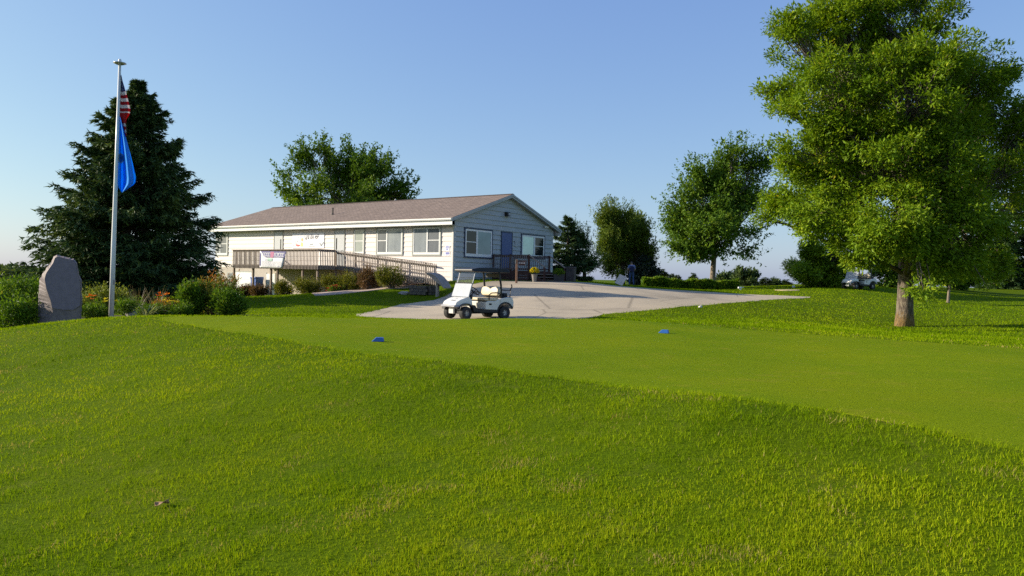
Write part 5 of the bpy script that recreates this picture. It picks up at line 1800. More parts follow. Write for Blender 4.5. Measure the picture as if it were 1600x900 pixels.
# bright low growth behind the pole
for u, d, lab in ((168, 33, 'bright yellow green bush in the sun behind the flagpole foot'), (138, 34, 'bright yellow green bush in the sun behind the stone')):
    g_ = at(u, d)
    shrub('sunlit_bush', lab, g_, 1.0, 0.8, W(u, 452, d).z - g_.z, leafmat('leaf_lime', [(0, (0.12, 0.16, 0.02)), (1, (0.26, 0.28, 0.05))], trans=0.35), M_BARK2, n_cl=90, per=40, lsize=0.10, group='sunlit bushes behind the flower bed', cat='plant')
M_ROCK = paint('field_stone', (0.30, 0.27, 0.24), rough=0.9, var=0.3, scale=5, bump=0.8, bscale=8)


def rock(name, label, base, sx, sy, sz, mat, seed=0, cat='rock', group=None):
    bm = bmesh.new()
    bmesh.ops.create_icosphere(bm, subdivisions=3, radius=1.0)
    r_ = random.Random(seed)
    ph = [r_.uniform(0, 6) for _ in range(6)]
    for v_ in bm.verts:
        c_ = v_.co
        k_ = 1 + 0.16 * math.sin(3 * c_.x + ph[0]) * math.cos(2.6 * c_.y + ph[1]) + 0.10 * math.sin(6 * c_.z + ph[2] + 4 * c_.x) + 0.05 * math.sin(11 * c_.y + ph[3])
        v_.co = Vector((c_.x * sx * k_, c_.y * sy * k_, (max(c_.z, -0.4)) * sz * k_ + sz * 0.3))
    me = bpy.data.meshes.new(name)
    bm.to_mesh(me)
    bm.free()
    me.materials.append(mat)
    o_ = link(name, me, None, base)
    return tag(o_, label, cat, group)


rock('rock', 'grey brown stone lying in the bed below the wispy grass', at(213, 23.9), 0.28, 0.2, 0.2, M_ROCK, 3)
p = HM @ hp(633, 453, 1, -3.6)
rock('rock', 'flat grey rock on the grass left of the dark block planter', Vector((p.x, p.y, H(p.x, p.y))), 0.34, 0.26, 0.12, M_ROCK, 5)
# ------------------------------------------------------------------ standing stone
m, t, b = newmat('purple_quartzite')
tc = nd(t, 'ShaderNodeTexCoord')
n1 = nd(t, 'ShaderNodeTexNoise', {'Vector': tc.outputs['Object'], 'Scale': 3.0, 'Detail': 8.0, 'Roughness': 0.65})
n2 = nd(t, 'ShaderNodeTexNoise', {'Vector': tc.outputs['Object'], 'Scale': 28.0, 'Detail': 6.0, 'Roughness': 0.7})
c1 = ramp(t, n1.outputs['Fac'], [(0.3, (0.125, 0.098, 0.10)), (0.55, (0.19, 0.15, 0.148)), (0.75, (0.265, 0.205, 0.19))])
c2 = ramp(t, n2.outputs['Fac'], [(0.3, (0.8, 0.8, 0.82)), (0.7, (1.15, 1.13, 1.1))])
mx = nd(t, 'ShaderNodeMix', {'Factor': 1.0}, data_type='RGBA', blend_type='MULTIPLY')
t.links.new(c1, mx.inputs['A'])
t.links.new(c2, mx.inputs['B'])
t.links.new(mx.outputs['Result'], b.inputs['Base Color'])
b.inputs['Roughness'].default_value = 0.75
bp = nd(t, 'ShaderNodeBump', {'Height': n2.outputs['Fac'], 'Strength': 0.5, 'Distance': 0.02})
t.links.new(bp.outputs[0], b.inputs['Normal'])
M_QUARTZ = m
M_QUARTZP = paint('honed_quartzite', (0.165, 0.135, 0.175), rough=0.45, var=0.14, scale=7, bump=0.12, bscale=60, spec=0.4)
dS = 21.2
OUT = [(58.5, 516), (60.5, 470), (62, 436), (69, 424.6), (76, 415), (81, 408.8), (83.7, 401), (89.5, 398.4), (101, 401.5), (115.5, 404.6), (120, 410), (122, 423), (127, 437.6), (128.5, 468), (127, 485), (125, 516)]
FR = [(72, 516), (83, 490), (79, 470), (72.5, 452), (69.5, 436), (72, 427), (78, 418), (83, 411), (85.5, 403.5), (90, 400.5), (101, 403.5), (114, 406.5), (118.5, 411.5), (120.5, 424), (125, 438), (126.5, 468), (125, 485), (123, 516)]
g0 = ground_at(93, dS)
st = thing('standing_stone', 'upright purple grey quartzite monument stone with a smooth honed face', 'stone', g0)


def slab_pts(rows, d):
    return [W(u, v, d) - g0 for u, v in rows]


def densify(rows, n):
    P_ = [np.array(r_, float) for r_ in rows]
    L_ = [0]
    for a, b_ in zip(P_[:-1], P_[1:]):
        L_.append(L_[-1] + np.hypot(*(b_ - a)))
    q_ = np.linspace(0, L_[-1], n)
    X_ = np.interp(q_, L_, [p_[0] for p_ in P_])
    Y_ = np.interp(q_, L_, [p_[1] for p_ in P_])
    return list(zip(X_, Y_))


NSP = 90
r0 = densify(OUT, NSP)
f0 = densify(FR, NSP)
rings = []
rb_ = random.Random(4)
for k_, (src, d, sh) in enumerate(((f0, dS - 0.28, 1.0), (f0, dS - 0.265, 1.0), (r0, dS - 0.02, 1.0), (r0, dS + 0.16, 1.0), (r0, dS + 0.30, 0.93))):
    ring = []
    for u, v in src:
        uu = 94 + (u - 94) * sh
        vv = 460 + (v - 460) * (sh if v < 500 else 1)
        j_ = 0.0 if k_ < 2 else 0.9
        ring.append(W(uu + rb_.uniform(-j_, j_), vv + rb_.uniform(-j_, j_), d + rb_.uniform(-0.035, 0.035) * (k_ > 1)) - g0)
    rings.append(ring)
vs = [tuple(p_) for r_ in rings for p_ in r_]
fs = []
for k_ in range(4):
    for i_ in range(NSP):
        j_ = (i_ + 1) % NSP
        fs.append((k_ * NSP + i_, k_ * NSP + j_, (k_ + 1) * NSP + j_, (k_ + 1) * NSP + i_))
fs.append(tuple(range(NSP * 4, NSP * 5)))
MB().add(vs, fs).build('rough_body', M_QUARTZ, st)
fm = MB()
# honed face: upper part of the front; below it the stone is left rough
fpx = [(u, v) for u, v in f0]
top = [(u, v) for u, v in fpx if v < 482]
fin = [(83.5, 482)] + [(94 + (u - 94) * 0.985, 440 + (v - 440) * 0.99) for u, v in top if v < 480] + [(115, 484), (100, 484)]
vs = [tuple(W(u, v, dS - 0.28) - g0) for u, v in fin] + [tuple(W(u, v, dS - 0.296) - g0) for u, v in fin]
n_ = len(fin)
fm.add(vs, [tuple(range(n_)), tuple(range(2 * n_ - 1, n_ - 1, -1))] + [(i_, (i_ + 1) % n_, (i_ + 1) % n_ + n_, i_ + n_) for i_ in range(n_)])
fm.build('honed_face', M_QUARTZP, st)
low = [(u, v) for u, v in fpx if v >= 478]
lf = [p_ for p_ in fpx]
vs = [tuple(W(u, v, dS - 0.279) - g0) for u, v in lf]
MB().add(vs, [tuple(range(len(lf)))]).build('rough_front', M_QUARTZ, st)

# ------------------------------------------------------------------ flagpole and flags
M_POLE = paint('white_pole', (0.74, 0.74, 0.72), rough=0.35, var=0.05, scale=2, metal=0.0)
M_ALU = paint('brushed_metal', (0.42, 0.42, 0.43), rough=0.4, var=0.1, scale=6, metal=0.7)
dP = 23.0
pb0 = ground_at(174.5, dP)
ptop = W(187.2, 99, dP)
fp = thing('flagpole', 'tall white tapered flagpole with flat disc cap standing in the flower bed', 'flagpole', pb0)
axis = ptop - pb0
MB().tube([axis * 0.0 + Vector((0, 0, -0.2)), axis * 0.3, axis * 0.6, axis], [0.072, 0.066, 0.052, 0.038], 14).build('shaft', M_POLE, fp, smooth=True)
MB().lathe([(0.0, -0.03), (0.10, -0.035), (0.185, 0.0), (0.17, 0.02), (0.06, 0.045), (0.0, 0.05)], axis, 20).build('disc_cap', M_ALU, fp, smooth=True)
MB().lathe([(0.04, 0.03), (0.045, 0.09), (0.03, 0.13), (0.0, 0.135)], axis, 12).build('finial', M_POLE, fp, smooth=True)
MB().lathe([(0.14, 0.0), (0.13, 0.05), (0.09, 0.07)], (0, 0, 0), 16).build('collar', M_ALU, fp)
hl = [axis * f_ + Vector((0.075 - 0.02 * f_, -0.03, 0)) for f_ in (0.14, 0.4, 0.7, 0.97)]
MB().tube(hl, 0.006, 5).build('halyard', M_POLE, fp)
MB().box(axis * 0.15 + Vector((0.08, -0.03, 0)), (0.03, 0.05, 0.14)).build('cleat', M_ALU, fp)


def cloth(name, label, rows, mat, nu=26, folds=3.0, amp=0.09, seed=0, group=None):
    """hanging flag: rows of (v, left u, right u) down its length, folded across its width"""
    vs_ = [r_[0] for r_ in rows]
    vv = np.linspace(vs_[0], vs_[-1], 60)
    ul = np.interp(vv, vs_, [r_[1] for r_ in rows])
    ur = np.interp(vv, vs_, [r_[2] for r_ in rows])
    rr_ = random.Random(seed)
    ph = rr_.uniform(0, 6)
    V_, uv = [], []
    o0 = Vector(W(rows[0][1], rows[0][0], dP))
    for j_, v in enumerate(vv):
        t_ = j_ / 59
        for i_ in range(nu):
            s_ = i_ / (nu - 1)
            u = ul[j_] + (ur[j_] - ul[j_]) * s_
            dd = amp * math.sin(folds * PI * s_ + ph + 1.6 * t_) * min(1, s_ * 3) * (0.4 + t_) + 0.05 * s_ * math.sin(5 * t_ + ph)
            V_.append(W(u, v + 1.2 * math.sin(4 * s_ + 3 * t_ + ph), dP + dd) - o0)
            uv.append((s_ * (ur[j_] - ul[j_]) / 20.0, t_))
    k0 = np.arange(59 * (nu - 1))
    a_ = (k0 // (nu - 1)) * nu + k0 % (nu - 1)
    Q_ = np.stack([a_, a_ + 1, a_ + nu + 1, a_ + nu], 1)
    o_ = nmesh(name, np.array([tuple(p_) for p_ in V_]), Q_, mat, None, smooth=True, uv=np.array(uv))
    o_.location = o0
    md_ = o_.modifiers.new('thick', 'SOLIDIFY')
    md_.thickness = 0.006
    return tag(o_, label, 'flag', group)


def clothmat(name, colour_of):
    m_, t_, b_ = newmat(name)
    c_ = colour_of(t_)
    t_.links.new(c_, b_.inputs['Base Color'])
    b_.inputs['Roughness'].default_value = 0.7
    b_.inputs['Specular IOR Level'].default_value = 0.2
    tr_ = nd(t_, 'ShaderNodeBsdfTranslucent')
    t_.links.new(c_, tr_.inputs['Color'])
    ms_ = nd(t_, 'ShaderNodeMixShader', {'Fac': 0.5})
    t_.links.new(b_.outputs[0], ms_.inputs[1])
    t_.links.new(tr_.outputs[0], ms_.inputs[2])
    t_.links.new(ms_.outputs[0], t_.nodes['Material Output'].inputs['Surface'])
    return m_


def stripes(t_):
    tc_ = nd(t_, 'ShaderNodeTexCoord')
    s_ = nd(t_, 'ShaderNodeSeparateXYZ', {'Vector': tc_.outputs['UV']})
    # stripes run across the hanging cloth, sagging towards the free edge; the blue field with stars is at the top
    a_ = nd(t_, 'ShaderNodeMath', {0: s_.outputs['X'], 1: 0.05}, operation='MULTIPLY')
    y_ = nd(t_, 'ShaderNodeMath', {0: s_.outputs['Y'], 1: a_.outputs[0]}, operation='SUBTRACT')
    k_ = nd(t_, 'ShaderNodeMath', {0: y_.outputs[0], 1: 9.4}, operation='MULTIPLY')
    k2 = nd(t_, 'ShaderNodeMath', {0: k_.outputs[0], 1: 0.42}, operation='SUBTRACT')
    fr = nd(t_, 'ShaderNodeMath', {0: k2.outputs[0]}, operation='FRACT')
    st_ = nd(t_, 'ShaderNodeMath', {0: fr.outputs[0], 1: 0.5}, operation='LESS_THAN')
    m1 = nd(t_, 'ShaderNodeMix', {'Factor': st_.outputs[0]}, data_type='RGBA')
    m1.inputs['A'].default_value = (0.42, 0.018, 0.025, 1)
    m1.inputs['B'].default_value = (0.70, 0.66, 0.66, 1)
    # below the fold the cloth hangs with its red side out
    lo = nd(t_, 'ShaderNodeMath', {0: y_.outputs[0], 1: 0.60}, operation='GREATER_THAN')
    hi = nd(t_, 'ShaderNodeMath', {0: y_.outputs[0], 1: 0.76}, operation='LESS_THAN')
    lh_ = nd(t_, 'ShaderNodeMath', {0: lo.outputs[0], 1: hi.outputs[0]}, operation='MULTIPLY')
    m2_ = nd(t_, 'ShaderNodeMix', {'Factor': lh_.outputs[0]}, data_type='RGBA')
    t_.links.new(m1.outputs['Result'], m2_.inputs['A'])
    m2_.inputs['B'].default_value = (0.50, 0.02, 0.025, 1)
    vx = nd(t_, 'ShaderNodeVectorMath', {0: tc_.outputs['UV'], 1: (11.0, 34.0, 1.0)}, operation='MULTIPLY')
    vo = nd(t_, 'ShaderNodeTexVoronoi', {'Vector': vx.outputs[0], 'Scale': 1.0, 'Randomness': 0.25})
    sd_ = nd(t_, 'ShaderNodeMath', {0: vo.outputs['Distance'], 1: 0.24}, operation='LESS_THAN')
    m3 = nd(t_, 'ShaderNodeMix', {'Factor': sd_.outputs[0]}, data_type='RGBA')
    m3.inputs['A'].default_value = (0.018, 0.03, 0.15, 1)
    m3.inputs['B'].default_value = (0.72, 0.72, 0.75, 1)
    cn = nd(t_, 'ShaderNodeMath', {0: y_.outputs[0], 1: 0.255}, operation='LESS_THAN')
    m4 = nd(t_, 'ShaderNodeMix', {'Factor': cn.outputs[0]}, data_type='RGBA')
    t_.links.new(m2_.outputs['Result'], m4.inputs['A'])
    t_.links.new(m3.outputs['Result'], m4.inputs['B'])
    return m4.outputs['Result']


cloth('striped_flag', 'limp red and white striped flag with blue starred field, upper on the pole', [(117, 188.2, 189.2), (128, 188.0, 191.5), (143, 187.8, 196), (160, 187.4, 201), (172, 187.2, 204), (180, 187.0, 203), (187, 188.0, 198), (196, 191, 196.5), (206, 194.5, 197.5), (213, 196, 198)],
      clothmat('striped_cloth', stripes), amp=0.05, folds=2.4, seed=2)


def bluecol(t_):
    tc_ = nd(t_, 'ShaderNodeTexCoord')
    v1 = nd(t_, 'ShaderNodeVectorMath', {0: tc_.outputs['UV'], 1: (0.20, 0.55, 0.0)}, operation='SUBTRACT')
    v2 = nd(t_, 'ShaderNodeVectorMath', {0: v1.outputs[0], 1: (1.0, 3.6, 1.0)}, operation='MULTIPLY')
    ln_ = nd(t_, 'ShaderNodeVectorMath', {0: v2.outputs[0]}, operation='LENGTH')
    return ramp(t_, ln_.outputs['Value'], [(0.0, (0.02, 0.12, 0.36)), (0.14, (0.03, 0.17, 0.42)), (0.20, (0.16, 0.26, 0.36)), (0.25, (0.02, 0.40, 0.95)), (0.3, (0.018, 0.39, 0.95))])


o = cloth('blue_flag', 'limp sky blue flag with a round emblem, lower on the pole', [(183, 187.0, 188.2), (200, 186.6, 193), (225, 185.6, 199.5), (250, 184.8, 206.0), (262, 184.5, 209), (278, 184.2, 212.5), (287, 184.0, 212), (292, 185.5, 206), (300, 189.5, 193.5)],
          clothmat('blue_cloth', bluecol), amp=0.2, folds=3.0, seed=5)
# ------------------------------------------------------------------ golf carts
M_CARTW = paint('cart_body', (0.72, 0.70, 0.63), rough=0.28, var=0.05, scale=3, coat=0.3)
M_CREAMV = paint('cream_vinyl', (0.60, 0.52, 0.36), rough=0.5, var=0.08, scale=5, bump=0.1)
M_TYRE = paint('tyre_rubber', (0.035, 0.034, 0.033), rough=0.85, var=0.3, scale=8, bump=0.3, bscale=40)
M_RIM = paint('wheel_rim', (0.36, 0.36, 0.37), rough=0.35, var=0.15, scale=8, metal=0.6)
M_GREYB = paint('grey_bumper', (0.30, 0.30, 0.32), rough=0.4, var=0.1, scale=6)
M_PLATE = paint('front_plate', (0.55, 0.54, 0.52), rough=0.4, var=0.08, scale=9)
M_ACRYL = paint('sky_pale_acrylic', (0.40, 0.42, 0.46), rough=0.12, var=0.06, scale=3, spec=0.8)  # whitish base stands in for sky mirrored in the tilted panel
m, t, b = newmat('clear_acrylic')
b.inputs['Base Color'].default_value = (0.5, 0.52, 0.55, 1)
b.inputs['Roughness'].default_value = 0.08
b.inputs['Alpha'].default_value = 0.05
M_CLEAR = m


M_REDLAMP = plain('red_lamp', (0.25, 0.01, 0.01), 0.2)


def make_cart(label, loc, rz_):
    c_ = thing('golf_cart', label, 'golf cart', loc, rz_, 'golf carts')
    # running gear
    MB().span((-1.02, -0.36, 0.20), (1.0, 0.36, 0.33)).build('chassis', M_BLACK, c_, bevel=0.02)
    MB().span((-0.50, -0.56, 0.26), (0.52, 0.56, 0.33)).build('floor', M_BLACK, c_, bevel=0.015)
    for x_, y_, st_ in ((0.82, 0.48, 0.16), (0.82, -0.48, 0.16), (-0.83, 0.49, 0), (-0.83, -0.49, 0)):
        tb_ = MB().lathe([(0.105, -0.09), (0.19, -0.105), (0.218, -0.095), (0.229, -0.06), (0.231, 0.0), (0.229, 0.06), (0.218, 0.095), (0.19, 0.105), (0.105, 0.09)], n=22, axis='y')
        wh = tb_.build('wheel', M_TYRE, c_, smooth=True, loc=(x_, y_, 0.231))
        wh.rotation_euler = (0, 0, st_)
        s_ = 1 if y_ > 0 else -1
        r_ = MB().lathe([(0.12, -0.085 * s_), (0.118, 0.075 * s_), (0.108, 0.078 * s_), (0.095, 0.045 * s_), (0.05, 0.04 * s_), (0.045, 0.07 * s_), (0.0, 0.072 * s_)], n=20, axis='y')
        r_.build('rim', M_RIM, wh)
        for k_ in range(5):
            a_ = 2 * PI * k_ / 5
            if k_ == 0:
                sp_ = MB().box((0.075, 0.055 * s_, 0), (0.06, 0.02, 0.035)).build('spoke', M_RIM, wh)
                me_ = sp_.data
            else:
                sp_ = link('spoke', me_, wh)
            sp_.rotation_euler = (0, a_, 0)
    for x_ in (0.82, -0.83):
        MB().tube([(x_, -0.40, 0.231), (x_, 0.40, 0.231)], 0.035, 8).build('axle', M_BLACK, c_)
    # front cowl
    prof = [(1.17, 0.47), (1.19, 0.53), (1.13, 0.615), (0.98, 0.695), (0.80, 0.755), (0.64, 0.79), (0.55, 0.79), (0.53, 0.50), (0.58, 0.50), (0.62, 0.48), (1.06, 0.47)]
    tp = [0.86, 0.84, 0.86, 0.90, 0.95, 0.98, 1.0, 1.06, 1.06, 1.06, 0.93]
    cw = MB().prism(prof, -0.47, 0.47, 'y', lambda i_: tp[i_]).build('cowl', M_CARTW, c_, bevel=0.045, smooth=True, seg=4)
    em = MB()
    nrm_ = Vector((0.14, 0, 0.18)).normalized()
    def cow(s_, q_, off):            # on the sloping cowl face: s_ along its slope from the nose, q_ across
        a_, b2 = Vector((1.13, 0, 0.615)), Vector((0.80, 0, 0.755))
        p_ = a_.lerp(b2, s_)
        n_2 = Vector((0.14, 0, 0.33)).normalized()
        return p_ + n_2 * off + Vector((0, q_, 0))
    for k_ in range(12):
        a0, a1 = 2 * PI * k_ / 12, 2 * PI * (k_ + 1) / 12
        em.hexa([cow(0.66 + 0.16 * math.cos(a_) * r_, 0.06 * math.sin(a_) * r_ + 0.04, o_) for o_ in (0.004, 0.012) for a_, r_ in ((a0, 1.0), (a1, 1.0), (a1, 0.6), (a0, 0.6))])
    em.build('emblem', M_GREYB, cw)
    lt = MB()
    for k_, (yy, ww_) in enumerate(((0.22, 0.05), (0.15, 0.04), (0.09, 0.045), (0.03, 0.02), (-0.02, 0.045))):
        for part in (0, 1):
            s0 = 0.18 + part * 0.13
            lt.hexa([cow(s_, q_, o_) for o_ in (0.004, 0.011) for s_, q_ in ((s0, yy), (s0, yy - ww_), (s0 + 0.08, yy - ww_), (s0 + 0.08, yy))])
        lt.hexa([cow(s_, q_, o_) for o_ in (0.004, 0.011) for s_, q_ in ((0.18, yy), (0.18, yy - 0.016), (0.38, yy - 0.016), (0.38, yy))])
    lt.build('lettering', M_INK, cw)
    # bumper and fender skirts
    bp_ = MB().prism([(1.24, 0.43), (1.255, 0.47), (1.20, 0.51), (1.05, 0.50), (1.05, 0.42)], -0.46, 0.46, 'y', lambda i_: 0.92 if i_ < 3 else 1.0).build('bumper', M_GREYB, c_, bevel=0.02, smooth=True)
    MB().span((1.02, -0.14, 0.20), (1.10, 0.14, 0.43)).build('front_plate', M_PLATE, c_, bevel=0.015)
    for s_ in (1, -1):
        arc = [(0.82 + 0.30 * math.cos(a_), s_ * 0.49, 0.25 + 0.29 * math.sin(a_)) for a_ in np.linspace(0.35, PI - 0.1, 10)]
        fb = MB()
        for p_, q_ in zip(arc[:-1], arc[1:]):
            fb.bar(p_, q_, 0.16, 0.05, up=(0, 1, 0)) if False else fb.hexa([(p_[0], p_[1] - 0.09, p_[2]), (p_[0], p_[1] + 0.09, p_[2]), (q_[0], q_[1] + 0.09, q_[2]), (q_[0], q_[1] - 0.09, q_[2]),
                                                                            (p_[0], p_[1] - 0.09, p_[2] + 0.03), (p_[0], p_[1] + 0.09, p_[2] + 0.03), (q_[0], q_[1] + 0.09, q_[2] + 0.03), (q_[0], q_[1] - 0.09, q_[2] + 0.03)])
        fb.build('front_fender', M_BLACK, c_)
        MB().prism([(0.60, 0.52), (0.46, 0.50), (0.36, 0.36), (0.30, 0.27), (0.52, 0.27), (0.54, 0.40)], s_ * 0.52, s_ * 0.565, 'y').build('side_skirt', M_BLACK, c_, bevel=0.01)
        MB().prism([(0.32, 0.24), (-0.50, 0.24), (-0.53, 0.33), (-0.02, 0.35), (0.28, 0.34)], s_ * 0.53, s_ * 0.585, 'y').build('sill', M_BLACK, c_, bevel=0.01)
    MB().box((0.57, 0, 0.79), (0.10, 0.98, 0.16)).build('dashboard', M_BLACK, c_, bevel=0.03)
    # rear body with wheel arches
    arch = [(-0.83 + 0.31 * math.cos(a_), 0.25 + 0.31 * math.sin(a_)) for a_ in np.linspace(0.25, PI - 0.35, 10)]
    prof = [(0.02, 0.35), (0.03, 0.62), (-0.06, 0.645), (-0.42, 0.65), (-0.62, 0.73), (-0.95, 0.78), (-1.16, 0.765), (-1.22, 0.60), (-1.20, 0.46)] + arch[::-1]
    bd_ = MB().prism(prof, -0.575, 0.575, 'y').build('rear_body', M_CARTW, c_, bevel=0.022, smooth=False)
    for s_ in (1, -1):
        fl_ = MB()
        for (p0, p1), (q0, q1) in zip(arch[:-1], arch[1:]):
            k0, k1 = Vector((p0 + 0.83, p1 - 0.25)).normalized() * 0.055, Vector((q0 + 0.83, q1 - 0.25)).normalized() * 0.055
            ya, yb = s_ * 0.565, s_ * 0.60
            fl_.hexa([(p0, ya, p1), (q0, ya, q1), (q0, yb, q1), (p0, yb, p1), (p0 + k0.x, ya, p1 + k0.y), (q0 + k1.x, ya, q1 + k1.y), (q0 + k1.x, yb, q1 + k1.y), (p0 + k0.x, yb, p1 + k0.y)])
        fl_.build('rear_fender', M_BLACK, c_)
        MB().box((-0.17, s_ * 0.577, 0.535), (0.11, 0.02, 0.06)).build('side_vent', M_BLACK, bd_, bevel=0.008)
    MB().span((-1.27, -0.50, 0.40), (-1.19, 0.50, 0.50)).build('rear_bumper', M_BLACK, c_, bevel=0.02)
    # seats
    MB().span((-0.54, -0.55, 0.655), (0.03, 0.55, 0.755)).build('seat', M_CREAMV, c_, bevel=0.035, smooth=True, seg=3)
    half = [(0.0, 1.075), (0.10, 1.13), (0.28, 1.165), (0.44, 1.155), (0.515, 1.09), (0.53, 0.92), (0.47, 0.84)]
    poly = half + [(-y_, z_) for y_, z_ in half[:0:-1]]
    bk_ = MB().prism(poly, -0.07, 0.05, 'x').build('backrest', M_CREAMV, c_, bevel=0.035, smooth=True, seg=3)
    bk_.rotation_euler = (0, R(-9), 0)
    bk_.location = (-0.44, 0, 0.0)
    for s_ in (1, -1):
        pts = [(-0.12, s_ * 0.57, 0.70), (-0.10, s_ * 0.585, 0.86), (-0.20, s_ * 0.585, 0.93), (-0.42, s_ * 0.58, 0.94), (-0.58, s_ * 0.56, 0.92)]
        MB().tube(pts, 0.02, 8).build('armrest', M_BLACK, c_, smooth=True)
    MB().span((-0.74, -0.50, 0.74), (-0.665, 0.50, 1.10)).build('seat_back_panel', M_BLACK, c_, bevel=0.02)
    MB().box((0.515, 0.0, 0.74), (0.03, 0.34, 0.10)).build('glove_box', M_CARTW, c_, bevel=0.01)
    MB().span((-0.02, -0.57, 0.62), (0.035, 0.57, 0.654)).build('seat_trim', M_BLACK, c_, bevel=0.006)
    MB().span((0.06, -0.50, 0.332), (0.50, 0.50, 0.342)).build('floor_mat', M_TYRE, c_)
    for s_ in (1, -1):
        MB().box((1.15, s_ * 0.30, 0.545), (0.05, 0.16, 0.07), Matrix.Rotation(R(-22), 3, 'Y')).build('headlight', M_GREYB, cw, bevel=0.012)
        MB().span((-1.222, s_ * 0.38 - 0.05, 0.60), (-1.195, s_ * 0.38 + 0.05, 0.68)).build('tail_light', M_REDLAMP, bd_, bevel=0.006)
        MB().span((-0.60, s_ * 0.576 - 0.003, 0.40), (-0.592, s_ * 0.576 + 0.003, 0.71)).build('seam', M_BLACK, bd_)
    # steering
    MB().tube([(0.56, 0.27, 0.72), (0.30, 0.27, 0.98)], 0.022, 8).build('steering_column', M_BLACK, c_)
    wc, ax_ = Vector((0.29, 0.27, 0.99)), Vector((-0.70, 0, 0.70))
    e1, e2 = Vector((0, 1, 0)), Vector((0.70, 0, 0.70)).normalized()
    sw_ = MB().tube([wc + (e1 * math.cos(a_) + e2 * math.sin(a_)) * 0.185 for a_ in np.linspace(0, 2 * PI, 25)], 0.017, 7, cap=False)
    for a_ in (0.5, 2.64, -PI / 2):
        sw_.tube([wc - ax_ * 0.03, wc + (e1 * math.cos(a_) + e2 * math.sin(a_)) * 0.18], 0.013, 5)
    sw_.build('steering_wheel', M_BLACK, c_, smooth=True)
    # roof on four struts
    for s_ in (1, -1):
        MB().tube([(0.69, s_ * 0.47, 0.76), (0.52, s_ * 0.47, 1.30), (0.40, s_ * 0.46, 1.72)], 0.018, 8).build('front_strut', M_ALU, c_)
        MB().tube([(-0.70, s_ * 0.50, 0.72), (-0.68, s_ * 0.50, 1.2), (-0.60, s_ * 0.47, 1.72)], 0.036, 8).build('rear_strut', M_BLACK, c_)
    rf_ = [(0.63, 1.69), (0.61, 1.76), (0.30, 1.81), (-0.30, 1.825), (-0.80, 1.80), (-1.02, 1.75), (-1.04, 1.66), (-0.95, 1.65), (0.5, 1.66)]
    MB().prism(rf_, -0.57, 0.57, 'y', lambda i_: 0.93 if i_ in (1, 2, 3, 4, 5) else 1.0).build('canopy', M_BLACK, c_, bevel=0.02, smooth=False)
    # windscreen: clear upper half, lower half with the sky's reflection painted in as pale grey
    def ws(z0_, z1_, mat_, nm):
        c8 = []
        def px_(z_):
            return 0.685 - (z_ - 0.86) * 0.325
        for z_ in (z0_, z1_):
            x_ = px_(z_)
            hw = 0.52 - 0.04 * (z_ - 0.86)
            c8 += [(x_ + 0.02, -hw, z_), (x_ + 0.028, -hw, z_), (x_ + 0.028, hw, z_), (x_ + 0.02, hw, z_)]
        return MB().hexa(c8).build(nm, mat_, c_)
    ws(0.79, 1.255, M_ACRYL, 'lower_windscreen')
    up_ = ws(1.268, 1.68, M_CLEAR, 'upper_windscreen')
    MB().bar((0.583, -0.51, 1.262), (0.583, 0.51, 1.262), 0.03, 0.025).build('windscreen_bar', M_BLACK, c_)
    # bag well behind the seats
    MB().span((-1.14, -0.50, 0.765), (-0.76, 0.50, 0.80)).build('bag_well', M_BLACK, c_, bevel=0.01)
    bh = MB()
    for s_ in (1, -1):
        bh.tube([(-1.10, s_ * 0.48, 0.79), (-1.14, s_ * 0.48, 1.02), (-0.72, s_ * 0.48, 1.04)], 0.016, 6)
    bh.tube([(-1.14, -0.48, 1.02), (-1.14, 0.48, 1.02)], 0.016, 6)
    bh.build('bag_rail', M_BLACK, c_)
    bg = MB().lathe([(0.0, 0.0), (0.125, 0.0), (0.135, 0.04), (0.12, 0.12), (0.0, 0.13)], (-0.98, 0.28, 0.80), 12)
    bg.build('sand_bottle', M_BLACK, c_)
    MB().tube([(-1.14, 0.42, 1.02), (-1.22, 0.44, 1.15), (-1.20, 0.44, 1.24)], 0.022, 6).build('bag_strap', M_BLACK, c_)
    MB().box((-0.67, 0, 1.55), (0.03, 0.80, 0.14)).build('roof_sign_panel', M_BLACK, c_)
    return c_


CG = ground_at(746, 27.3)
cart = make_cart('white golf cart with cream seats and black roof parked on the pavement edge', CG, R(218))
g2 = ground_at(1341, 55.5)
dup(cart, g2, R(205), 'far white golf cart in the shade of the trees behind the large tree')

# ------------------------------------------------------------------ tee markers, leaf and other small things
M_MARK = paint('blue_marker_paint', (0.025, 0.12, 0.42), rough=0.35, var=0.1, scale=12, spec=0.5)
for (u, v), wdt, ang_, lab in (((590.5, 533.5), 0.185, 8, 'nearer blue wedge shaped tee marker on the mown tee'), ((1037, 520.5), 0.19, -24, 'farther blue wedge shaped tee marker near the far edge of the tee')):
    p = G(u, v, 25)
    tm = MB().prism([(-wdt / 2, 0.0), (wdt / 2, 0.0), (wdt / 2 - 0.012, 0.062), (-wdt / 2 + 0.065, 0.062)], -0.045, 0.045, 'y', lambda i_: 1.0 if i_ < 2 else 0.8)
    o = tm.build('tee_marker', M_MARK, None, bevel=0.006, loc=p)
    o.rotation_euler = (0, 0, R(ang_))
    MB().tube([(0.02, 0, -0.06), (0.02, 0, 0.01)], 0.006, 6).build('spike', M_DARKMET, o)
    tag(o, lab, 'tee marker', 'blue tee markers')
M_DRY = paint('dry_leaf', (0.34, 0.20, 0.10), rough=0.8, var=0.35, scale=30)
p = G(254, 792, 20)
vs, fs = [], []
